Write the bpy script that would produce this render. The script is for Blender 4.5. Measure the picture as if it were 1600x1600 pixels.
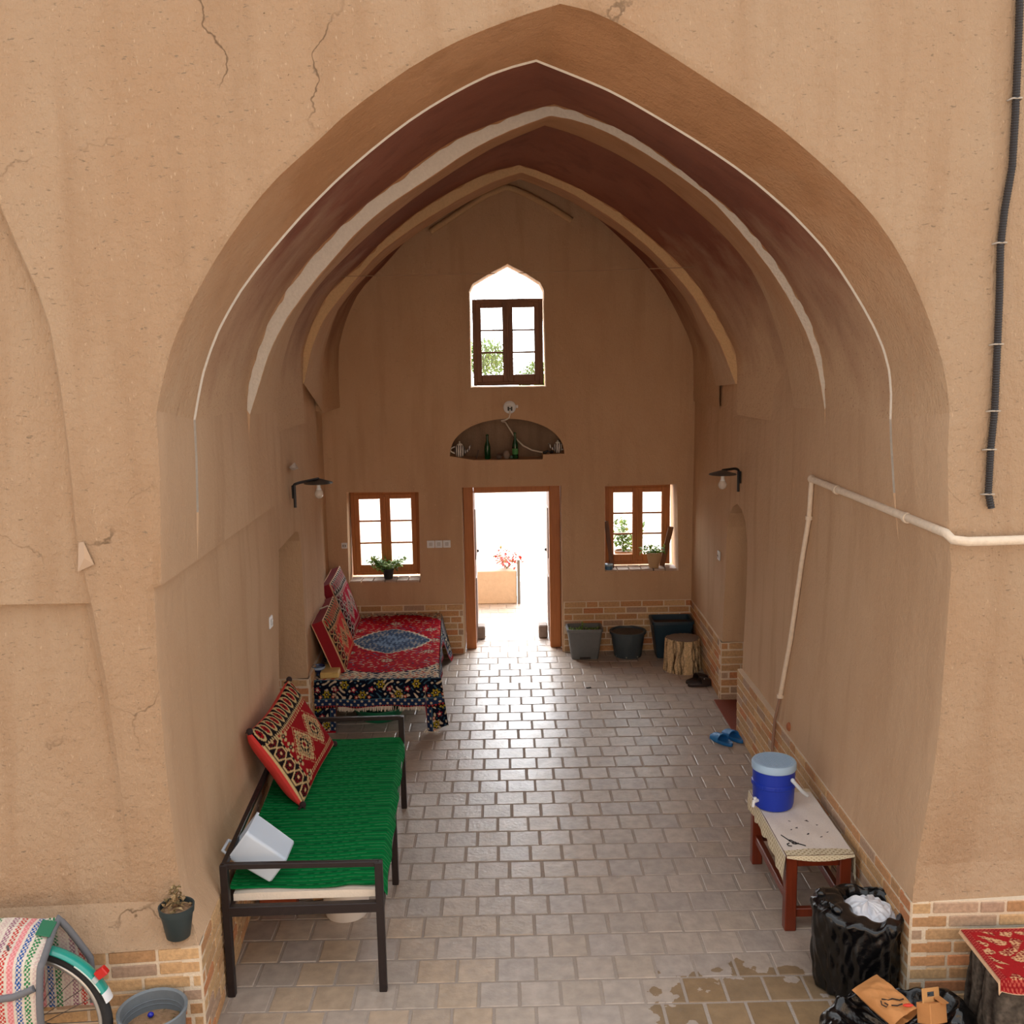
import bpy, bmesh, math, random
import numpy as np
from math import sin, cos, pi, radians
from mathutils import Vector, Matrix, Euler

random.seed(7)
np.random.seed(7)
for o in list(bpy.data.objects):
    bpy.data.objects.remove(o)
SC = bpy.context.scene
COL = SC.collection

# ------------------------------------------------------------------ camera
cam_d = bpy.data.cameras.new('camera')
cam_d.sensor_width = 36.0
cam_d.sensor_fit = 'HORIZONTAL'
cam_d.lens = 36.0
cam_d.clip_end = 200
cam = bpy.data.objects.new('camera', cam_d)
COL.objects.link(cam)
YAW, PITCH, ROLL = radians(0.4394), radians(9.0297), 0.018
fw = Vector((sin(YAW)*cos(PITCH), cos(YAW)*cos(PITCH), -sin(PITCH)))
r0 = Vector((cos(YAW), -sin(YAW), 0))
d0 = fw.cross(r0)
rt = r0*cos(ROLL) + d0*sin(ROLL)
dn = -r0*sin(ROLL) + d0*cos(ROLL)
M3 = Matrix((rt, -dn, -fw)).transposed()
cam.matrix_world = Matrix.Translation((0, 0, 3.15)) @ M3.to_4x4()
SC.camera = cam

# ------------------------------------------------------------------ sky, sun, exposure
SC.view_settings.view_transform = 'Standard'
SC.view_settings.look = 'None'
SC.view_settings.gamma = 1.0
SC.view_settings.use_curve_mapping = False
SC.view_settings.exposure = 0.0
W = bpy.data.worlds.new('world')
SC.world = W
W.use_nodes = True
# hazy sky, much brighter on the side of the veiled sun (behind the building, over the back yard)
_N, _L = W.node_tree.nodes, W.node_tree.links
bg = _N['Background']
_tc = _N.new('ShaderNodeTexCoord')
_dot = _N.new('ShaderNodeVectorMath'); _dot.operation = 'DOT_PRODUCT'
_dot.inputs[1].default_value = Vector((0.05, 0.86, 0.5)).normalized()
_L.new(_tc.outputs['Generated'], _dot.inputs[0])
_mx = _N.new('ShaderNodeMath'); _mx.operation = 'MAXIMUM'; _mx.inputs[1].default_value = 0.0
_L.new(_dot.outputs['Value'], _mx.inputs[0])
_pw = _N.new('ShaderNodeMath'); _pw.operation = 'POWER'; _pw.inputs[1].default_value = 3.0
_L.new(_mx.outputs[0], _pw.inputs[0])
_ma = _N.new('ShaderNodeMath'); _ma.operation = 'MULTIPLY_ADD'
_ma.inputs[1].default_value = 17.5      # glow around the veiled sun
_ma.inputs[2].default_value = 1.35      # rest of the sky
_L.new(_pw.outputs[0], _ma.inputs[0])
bg.inputs[0].default_value = (0.95, 0.975, 1.0, 1)
_L.new(_ma.outputs[0], bg.inputs[1])

# ------------------------------------------------------------------ helpers
def lin(c):
    """display colour 0-255 -> linear"""
    out = []
    for v in c:
        v /= 255.0
        out.append(v/12.92 if v <= 0.04045 else ((v+0.055)/1.055)**2.4)
    return tuple(out)

def linN(a):
    a = np.asarray(a, float)/255.0
    return np.where(a <= 0.04045, a/12.92, ((a+0.055)/1.055)**2.4)

MATS = {}
def newmat(name):
    m = bpy.data.materials.new(name)
    m.use_nodes = True
    nt = m.node_tree
    return m, nt, nt.nodes, nt.links, nt.nodes['Principled BSDF']

def simple(name, rgb, rough=0.6, metal=0.0, bump=0.0, bscale=40.0, var=0.0, spec=0.5, trans=0.0, coat=0.0):
    if name in MATS: return MATS[name]
    m, nt, N, L, B = newmat(name)
    c = lin(rgb)
    B.inputs['Base Color'].default_value = (*c, 1)
    B.inputs['Roughness'].default_value = rough
    B.inputs['Metallic'].default_value = metal
    B.inputs['Specular IOR Level'].default_value = spec
    B.inputs['Transmission Weight'].default_value = trans
    B.inputs['Coat Weight'].default_value = coat
    if bump or var:
        tc = N.new('ShaderNodeTexCoord')
        nz = N.new('ShaderNodeTexNoise'); nz.inputs['Scale'].default_value = bscale; nz.inputs['Detail'].default_value = 6
        L.new(tc.outputs['Object'], nz.inputs['Vector'])
        if var:
            mx = N.new('ShaderNodeMix'); mx.data_type = 'RGBA'
            mx.inputs[6].default_value = (*[v*(1-var) for v in c], 1)
            mx.inputs[7].default_value = (*[min(1, v*(1+var)) for v in c], 1)
            L.new(nz.outputs['Fac'], mx.inputs[0]); L.new(mx.outputs[2], B.inputs['Base Color'])
        if bump:
            bp = N.new('ShaderNodeBump'); bp.inputs['Strength'].default_value = bump; bp.inputs['Distance'].default_value = 0.01
            L.new(nz.outputs['Fac'], bp.inputs['Height']); L.new(bp.outputs['Normal'], B.inputs['Normal'])
    MATS[name] = m
    return m

def plaster(name, rgb, rgb2, straw=0.5, bump=0.5, big=1.2, coat=None, cracks=False):  # coat: lower wall tone, height and spread of the painted-in shade
    """clay and straw plaster: blotches, streaks, straw flecks, trowel relief"""
    m, nt, N, L, B = newmat(name)
    tc = N.new('ShaderNodeTexCoord')
    def noise(scale, det, sx=1, sy=1, sz=1, rough=0.55, rot=(0, 0, 0)):
        mp = N.new('ShaderNodeMapping'); mp.inputs['Scale'].default_value = (sx, sy, sz); mp.inputs['Rotation'].default_value = rot
        L.new(tc.outputs['Object'], mp.inputs['Vector'])
        n = N.new('ShaderNodeTexNoise'); n.inputs['Scale'].default_value = scale; n.inputs['Detail'].default_value = det
        n.inputs['Roughness'].default_value = rough
        L.new(mp.outputs[0], n.inputs['Vector'])
        return n
    def ramp(src, a, b):
        r = N.new('ShaderNodeMapRange'); r.inputs[1].default_value = a; r.inputs[2].default_value = b
        L.new(src, r.inputs[0]); return r.outputs[0]
    def mix(fac, a, b, mode='MIX'):
        x = N.new('ShaderNodeMix'); x.data_type = 'RGBA'; x.blend_type = mode
        L.new(fac, x.inputs[0])
        for sock, v in ((6, a), (7, b)):
            if isinstance(v, tuple): x.inputs[sock].default_value = (*v, 1)
            else: L.new(v, x.inputs[sock])
        return x.outputs[2]
    c1, c2 = lin(rgb), lin(rgb2)
    n1 = noise(big, 4, 1, 1, 0.6)
    n2 = noise(3.0, 5, 2.2, 2.2, 0.25)
    colr = mix(ramp(n1.outputs['Fac'], .35, .68), c1, c2)
    colr = mix(ramp(n2.outputs['Fac'], .5, .8), colr, tuple(v*0.90 for v in c2))
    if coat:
        # coat paints in shade: wall colour fades raggedly upward to a darker tone
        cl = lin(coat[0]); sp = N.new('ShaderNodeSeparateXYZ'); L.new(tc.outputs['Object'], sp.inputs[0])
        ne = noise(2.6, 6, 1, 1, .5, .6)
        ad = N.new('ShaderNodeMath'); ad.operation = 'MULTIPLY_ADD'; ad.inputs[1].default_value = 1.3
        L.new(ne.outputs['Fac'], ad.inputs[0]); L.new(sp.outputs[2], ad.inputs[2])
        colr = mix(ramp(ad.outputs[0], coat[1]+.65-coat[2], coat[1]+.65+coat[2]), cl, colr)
    n3 = noise(95, 2, 1, 1, .35, .6, (.3, .5, .2))
    n4 = noise(80, 2, .35, 1, 1, .6, (.2, .9, .6))
    colr = mix(ramp(n3.outputs['Fac'], .66, .76), colr, tuple(min(1, v*(1+.28*straw)) for v in c1))
    colr = mix(ramp(n4.outputs['Fac'], .64, .74), colr, tuple(v*(1-.55*straw) for v in c1))
    L.new(colr, B.inputs['Base Color'])
    B.inputs['Roughness'].default_value = 0.93
    B.inputs['Specular IOR Level'].default_value = 0.15
    if cracks:
        mp = N.new('ShaderNodeMapping'); L.new(tc.outputs['Object'], mp.inputs['Vector'])
        nd = noise(5, 4); vm = N.new('ShaderNodeVectorMath'); vm.operation = 'MULTIPLY_ADD'
        vm.inputs[1].default_value = (.22, .22, .22); L.new(nd.outputs['Color'], vm.inputs[0]); L.new(mp.outputs[0], vm.inputs[2])
        vo = N.new('ShaderNodeTexVoronoi'); vo.feature = 'DISTANCE_TO_EDGE'; vo.inputs['Scale'].default_value = 1.1; L.new(vm.outputs[0], vo.inputs['Vector'])
        lt = ramp(vo.outputs['Distance'], .0065, .001)
        msk = N.new('ShaderNodeMath'); msk.operation = 'MULTIPLY'; L.new(lt, msk.inputs[0]); L.new(ramp(noise(1.7, 2).outputs['Fac'], .56, .66), msk.inputs[1])
        colr = mix(msk.outputs[0], colr, tuple(v*.42 for v in c2))
        pit = noise(46, 2); colr = mix(ramp(pit.outputs['Fac'], .76, .80), colr, tuple(v*.45 for v in c2))
        L.new(colr, B.inputs['Base Color'])
    h = N.new('ShaderNodeMath'); h.operation = 'ADD'
    n5 = noise(24, 6, 1, 1, 1, .65)
    n6 = noise(3.2, 3)
    k = N.new('ShaderNodeMath'); k.operation = 'MULTIPLY'; k.inputs[1].default_value = 2.2
    L.new(n6.outputs['Fac'], k.inputs[0])
    L.new(n5.outputs['Fac'], h.inputs[0]); L.new(k.outputs[0], h.inputs[1])
    h2 = N.new('ShaderNodeMath'); h2.operation = 'ADD'
    k2 = N.new('ShaderNodeMath'); k2.operation = 'MULTIPLY'; k2.inputs[1].default_value = .45
    L.new(n3.outputs['Fac'], k2.inputs[0]); L.new(h.outputs[0], h2.inputs[0]); L.new(k2.outputs[0], h2.inputs[1])
    bp = N.new('ShaderNodeBump'); bp.inputs['Strength'].default_value = bump; bp.inputs['Distance'].default_value = 0.02
    L.new(h2.outputs[0], bp.inputs['Height']); L.new(bp.outputs['Normal'], B.inputs['Normal'])
    MATS[name] = m
    return m

def attrmat(name, rough=0.85, bump=0.3, bscale=250.0, var=0.12, spec=0.3):
    """colour comes from the mesh's own colour attribute (woven pattern, brick tint)"""
    if name in MATS: return MATS[name]
    m, nt, N, L, B = newmat(name)
    at = N.new('ShaderNodeAttribute'); at.attribute_name = 'Col'
    tc = N.new('ShaderNodeTexCoord')
    nz = N.new('ShaderNodeTexNoise'); nz.inputs['Scale'].default_value = bscale; nz.inputs['Detail'].default_value = 4
    L.new(tc.outputs['Object'], nz.inputs['Vector'])
    mr = N.new('ShaderNodeMapRange'); mr.inputs[1].default_value = .3; mr.inputs[2].default_value = .7
    mr.inputs[3].default_value = 1-var; mr.inputs[4].default_value = 1+var
    L.new(nz.outputs['Fac'], mr.inputs[0])
    mx = N.new('ShaderNodeVectorMath'); mx.operation = 'SCALE'
    L.new(at.outputs['Color'], mx.inputs[0]); L.new(mr.outputs[0], mx.inputs['Scale'])
    L.new(mx.outputs[0], B.inputs['Base Color'])
    B.inputs['Roughness'].default_value = rough
    B.inputs['Specular IOR Level'].default_value = spec
    bp = N.new('ShaderNodeBump'); bp.inputs['Strength'].default_value = bump; bp.inputs['Distance'].default_value = 0.006
    L.new(nz.outputs['Fac'], bp.inputs['Height']); L.new(bp.outputs['Normal'], B.inputs['Normal'])
    MATS[name] = m
    return m

def wood(name, rgb, rgb2, rough=0.55, scale=9.0, axis='Z', bump=.15):
    if name in MATS: return MATS[name]
    m, nt, N, L, B = newmat(name)
    tc = N.new('ShaderNodeTexCoord'); mp = N.new('ShaderNodeMapping')
    mp.inputs['Scale'].default_value = {'X': (.08, 1, 1), 'Y': (1, .08, 1), 'Z': (1, 1, .08)}[axis]
    L.new(tc.outputs['Object'], mp.inputs['Vector'])
    nz = N.new('ShaderNodeTexNoise'); nz.inputs['Scale'].default_value = scale*6; nz.inputs['Detail'].default_value = 5
    L.new(mp.outputs[0], nz.inputs['Vector'])
    mx = N.new('ShaderNodeMix'); mx.data_type = 'RGBA'
    mx.inputs[6].default_value = (*lin(rgb), 1); mx.inputs[7].default_value = (*lin(rgb2), 1)
    L.new(nz.outputs['Fac'], mx.inputs[0]); L.new(mx.outputs[2], B.inputs['Base Color'])
    B.inputs['Roughness'].default_value = rough
    bp = N.new('ShaderNodeBump'); bp.inputs['Strength'].default_value = bump; bp.inputs['Distance'].default_value = 0.005
    L.new(nz.outputs['Fac'], bp.inputs['Height']); L.new(bp.outputs['Normal'], B.inputs['Normal'])
    MATS[name] = m
    return m

ORIG = {}
def origin(o):
    return ORIG.get(o.name, Vector((0, 0, 0)))

class MB:
    """collects shapes in world coordinates, links them as one mesh object"""
    def __init__(s):
        s.v = []; s.f = []; s.mi = []; s.col = []; s.curcol = (1, 1, 1)
    def add(s, vs, fs, mi=0, col=None):
        n = len(s.v)
        vs = [tuple(v) for v in vs]
        s.v += vs
        for f in fs:
            s.f.append(tuple(i+n for i in f)); s.mi.append(mi)
        if col is None: s.col += [s.curcol]*len(vs)
        elif isinstance(col, tuple): s.col += [col]*len(vs)
        else: s.col += [tuple(c) for c in col]
        return s
    def box(s, c, size, rot=None, bev=0.0, mi=0, col=None, taper=1.0):
        hx, hy, hz = [q/2 for q in size]
        b = min(bev, hx*.9, hy*.9, hz*.9)
        R = rot.to_matrix() if isinstance(rot, Euler) else rot
        vs = []; fs = []
        if b <= 0:
            for z in (-1, 1):
                t = taper if z > 0 else 1.0
                for x, y in ((-1, -1), (1, -1), (1, 1), (-1, 1)):
                    vs.append(Vector((x*hx*t, y*hy*t, z*hz)))
            fs = [(0, 3, 2, 1), (4, 5, 6, 7), (0, 1, 5, 4), (1, 2, 6, 5), (2, 3, 7, 6), (3, 0, 4, 7)]
        else:
            idx = {}
            for x in (-1, 1):
                for y in (-1, 1):
                    for z in (-1, 1):
                        t = taper if z > 0 else 1.0
                        for a in range(3):
                            p = [x*(hx-b), y*(hy-b), z*(hz-b)]
                            p[a] = (x*hx, y*hy, z*hz)[a]
                            p[0] *= t; p[1] *= t
                            idx[(x, y, z, a)] = len(vs); vs.append(Vector(p))
            I = idx
            for a in range(3):
                o1, o2 = [(1, 2), (2, 0), (0, 1)][a]
                for sgn in (-1, 1):
                    q = []
                    for u, w in ((-1, -1), (1, -1), (1, 1), (-1, 1)):
                        k = [0, 0, 0]; k[a] = sgn; k[o1] = u; k[o2] = w
                        q.append(I[(k[0], k[1], k[2], a)])
                    fs.append(tuple(q if sgn > 0 else q[::-1]))
            for a in range(3):
                o1, o2 = [(1, 2), (2, 0), (0, 1)][a]
                for u in (-1, 1):
                    for w in (-1, 1):
                        q = []
                        for t_, aa in ((-1, o1), (1, o1), (1, o2), (-1, o2)):
                            k = [0, 0, 0]; k[a] = t_; k[o1] = u; k[o2] = w
                            q.append(I[(k[0], k[1], k[2], aa)])
                        fs.append(tuple(q if u*w > 0 else q[::-1]))
            for x in (-1, 1):
                for y in (-1, 1):
                    for z in (-1, 1):
                        q = (I[(x, y, z, 0)], I[(x, y, z, 1)], I[(x, y, z, 2)])
                        fs.append(q if x*y*z > 0 else q[::-1])
        C = Vector(c)
        s.add([(R @ v if R else v) + C for v in vs], fs, mi, col)
        return s
    def bar(s, a, b, w, h=None, bev=0.0, mi=0, col=None, up=(0, 0, 1)):
        """square bar from a to b"""
        a, b = Vector(a), Vector(b); d = b-a; L_ = d.length; z = d.normalized()
        u = Vector(up)
        if abs(z.dot(u)) > .98: u = Vector((0, 1, 0))
        x = u.cross(z).normalized(); y = z.cross(x)
        R = Matrix((x, y, z)).transposed()
        return s.box((a+b)/2, (w, h or w, L_), R, bev, mi, col)
    def tube(s, pts, r, n=10, mi=0, col=None, closed=False, caps=True):
        pts = [Vector(p) for p in pts]; m = len(pts)
        rs = r if isinstance(r, (list, tuple)) else [r]*m
        vs = []; fs = []
        prevx = None
        for i, p in enumerate(pts):
            if closed: t = pts[(i+1) % m]-pts[i-1]
            else: t = pts[min(i+1, m-1)]-pts[max(i-1, 0)]
            t.normalize()
            if prevx is None:
                u = Vector((0, 0, 1)) if abs(t.z) < .9 else Vector((1, 0, 0))
                x = u.cross(t).normalized()
            else:
                x = (prevx - t*prevx.dot(t)).normalized()
            prevx = x; y = t.cross(x)
            for k in range(n):
                a = 2*pi*k/n
                vs.append(p + x*cos(a)*rs[i] + y*sin(a)*rs[i])
        for i in range(m if closed else m-1):
            j = (i+1) % m
            for k in range(n):
                k2 = (k+1) % n
                fs.append((i*n+k, i*n+k2, j*n+k2, j*n+k))
        if caps and not closed:
            fs.append(tuple(range(n))[::-1]); fs.append(tuple((m-1)*n+k for k in range(n)))
        s.add(vs, fs, mi, col); return s
    def lathe(s, c, prof, n=32, mi=0, col=None, R=None, sx=1, sy=1):
        """profile [(r,z)] turned about z at c"""
        vs = []; fs = []; C = Vector(c); m = len(prof)
        for r, z in prof:
            for k in range(n):
                a = 2*pi*k/n
                v = Vector((r*cos(a)*sx, r*sin(a)*sy, z))
                vs.append((R @ v if R else v) + C)
        for i in range(m-1):
            for k in range(n):
                k2 = (k+1) % n
                fs.append((i*n+k, i*n+k2, (i+1)*n+k2, (i+1)*n+k))
        if prof[0][0] > 1e-5: fs.append(tuple(range(n))[::-1])
        if prof[-1][0] > 1e-5: fs.append(tuple((m-1)*n+k for k in range(n)))
        s.add(vs, fs, mi, col); return s
    def ball(s, c, r, n=14, m=9, mi=0, col=None, R=None):
        rx, ry, rz = r if isinstance(r, (tuple, list)) else (r, r, r)
        prof = [(sin(pi*i/m), -cos(pi*i/m)) for i in range(m+1)]
        prof[0] = (1e-6, -1); prof[-1] = (1e-6, 1)
        vs = []; fs = []; C = Vector(c)
        for pr, pz in prof:
            for k in range(n):
                a = 2*pi*k/n; v = Vector((pr*cos(a)*rx, pr*sin(a)*ry, pz*rz))
                vs.append((R @ v if R else v)+C)
        for i in range(m):
            for k in range(n):
                k2 = (k+1) % n
                fs.append((i*n+k, i*n+k2, (i+1)*n+k2, (i+1)*n+k))
        s.add(vs, fs, mi, col); return s
    def grid(s, P, mi=0, col=None, close_u=False):
        """P[i][j] points"""
        P = np.asarray(P, float); nu, nv = P.shape[:2]
        n = len(s.v)
        s.v += [tuple(p) for p in P.reshape(-1, 3)]
        for i in range(nu if close_u else nu-1):
            i2 = (i+1) % nu
            for j in range(nv-1):
                s.f.append((n+i*nv+j, n+i2*nv+j, n+i2*nv+j+1, n+i*nv+j+1)); s.mi.append(mi)
        if col is None: s.col += [s.curcol]*(nu*nv)
        elif isinstance(col, tuple): s.col += [col]*(nu*nv)
        else: s.col += [tuple(c) for c in np.asarray(col).reshape(-1, 3)]
        return s
    def prism(s, poly, axis, a, b, mi=0, col=None):
        """polygon of 2-D points extruded along axis from a to b"""
        n = len(poly); vs = []
        for t in (a, b):
            for p, q in poly:
                vs.append({'x': (t, p, q), 'y': (p, t, q), 'z': (p, q, t)}[axis])
        fs = [tuple(range(n))[::-1], tuple(range(n, 2*n))]
        for i in range(n):
            j = (i+1) % n
            fs.append((i, j, n+j, n+i))
        s.add(vs, fs, mi, col); return s
    def build(s, name, mats, parent=None, loc=None, smooth=None, colattr=False):
        me = bpy.data.meshes.new(name)
        off = origin(parent) if parent else Vector(loc or (0, 0, 0))
        V = np.asarray(s.v, float) - np.array(off)
        me.from_pydata(V.tolist(), [], s.f)
        if not isinstance(mats, (list, tuple)): mats = [mats]
        for m in mats: me.materials.append(m)
        if len(mats) > 1: me.polygons.foreach_set('material_index', s.mi)
        if colattr:
            ca = me.color_attributes.new('Col', 'FLOAT_COLOR', 'POINT')
            c = np.ones((len(s.v), 4), np.float32); c[:, :3] = np.asarray(s.col, np.float32)
            ca.data.foreach_set('color', c.reshape(-1))
        bm = bmesh.new(); bm.from_mesh(me)
        bmesh.ops.recalc_face_normals(bm, faces=bm.faces)
        if smooth is not None:
            for f in bm.faces: f.smooth = True
            if smooth < 180:
                lim = radians(smooth)
                for e in bm.edges:
                    if len(e.link_faces) == 2 and e.calc_face_angle(0) > lim: e.smooth = False
        bm.to_mesh(me); bm.free()
        me.update()
        o = bpy.data.objects.new(name, me)
        COL.objects.link(o)
        if parent:
            o.parent = parent
            ORIG[o.name] = off
        else:
            o.location = off; ORIG[o.name] = off
        return o

def tag(o, label, cat, group=None, kind=None):
    o['label'] = label; o['category'] = cat
    if group: o['group'] = group
    if kind: o['kind'] = kind
    return o
def struct(o, label=None):
    o['kind'] = 'structure'
    if label: o['label'] = label
    return o
def thing(name, label, cat, loc, group=None):
    o = bpy.data.objects.new(name, None)
    o.empty_display_size = .05
    COL.objects.link(o)
    o.location = loc; ORIG[o.name] = Vector(loc)
    return tag(o, label, cat, group)
def boolean(o, cutters):
    for c in cutters:
        md = o.modifiers.new('cut', 'BOOLEAN'); md.operation = 'DIFFERENCE'; md.object = c; md.solver = 'EXACT'
    dg = bpy.context.evaluated_depsgraph_get()
    me = bpy.data.meshes.new_from_object(o.evaluated_get(dg))
    o.modifiers.clear()
    old = o.data; o.data = me
    me.name = o.name
    for c in cutters: bpy.data.objects.remove(c)
    for p in me.polygons: p.use_smooth = False
    return o
def cutter(poly, axis, a, b):
    return MB().prism(poly, axis, a, b).build('cutter', simple('cut', (0, 0, 0)))
def hsh(a):
    return np.modf(np.abs(np.sin(a*127.1+311.7)*43758.5453))[0]
def sm(x): return x*x*(3-2*x)
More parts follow.
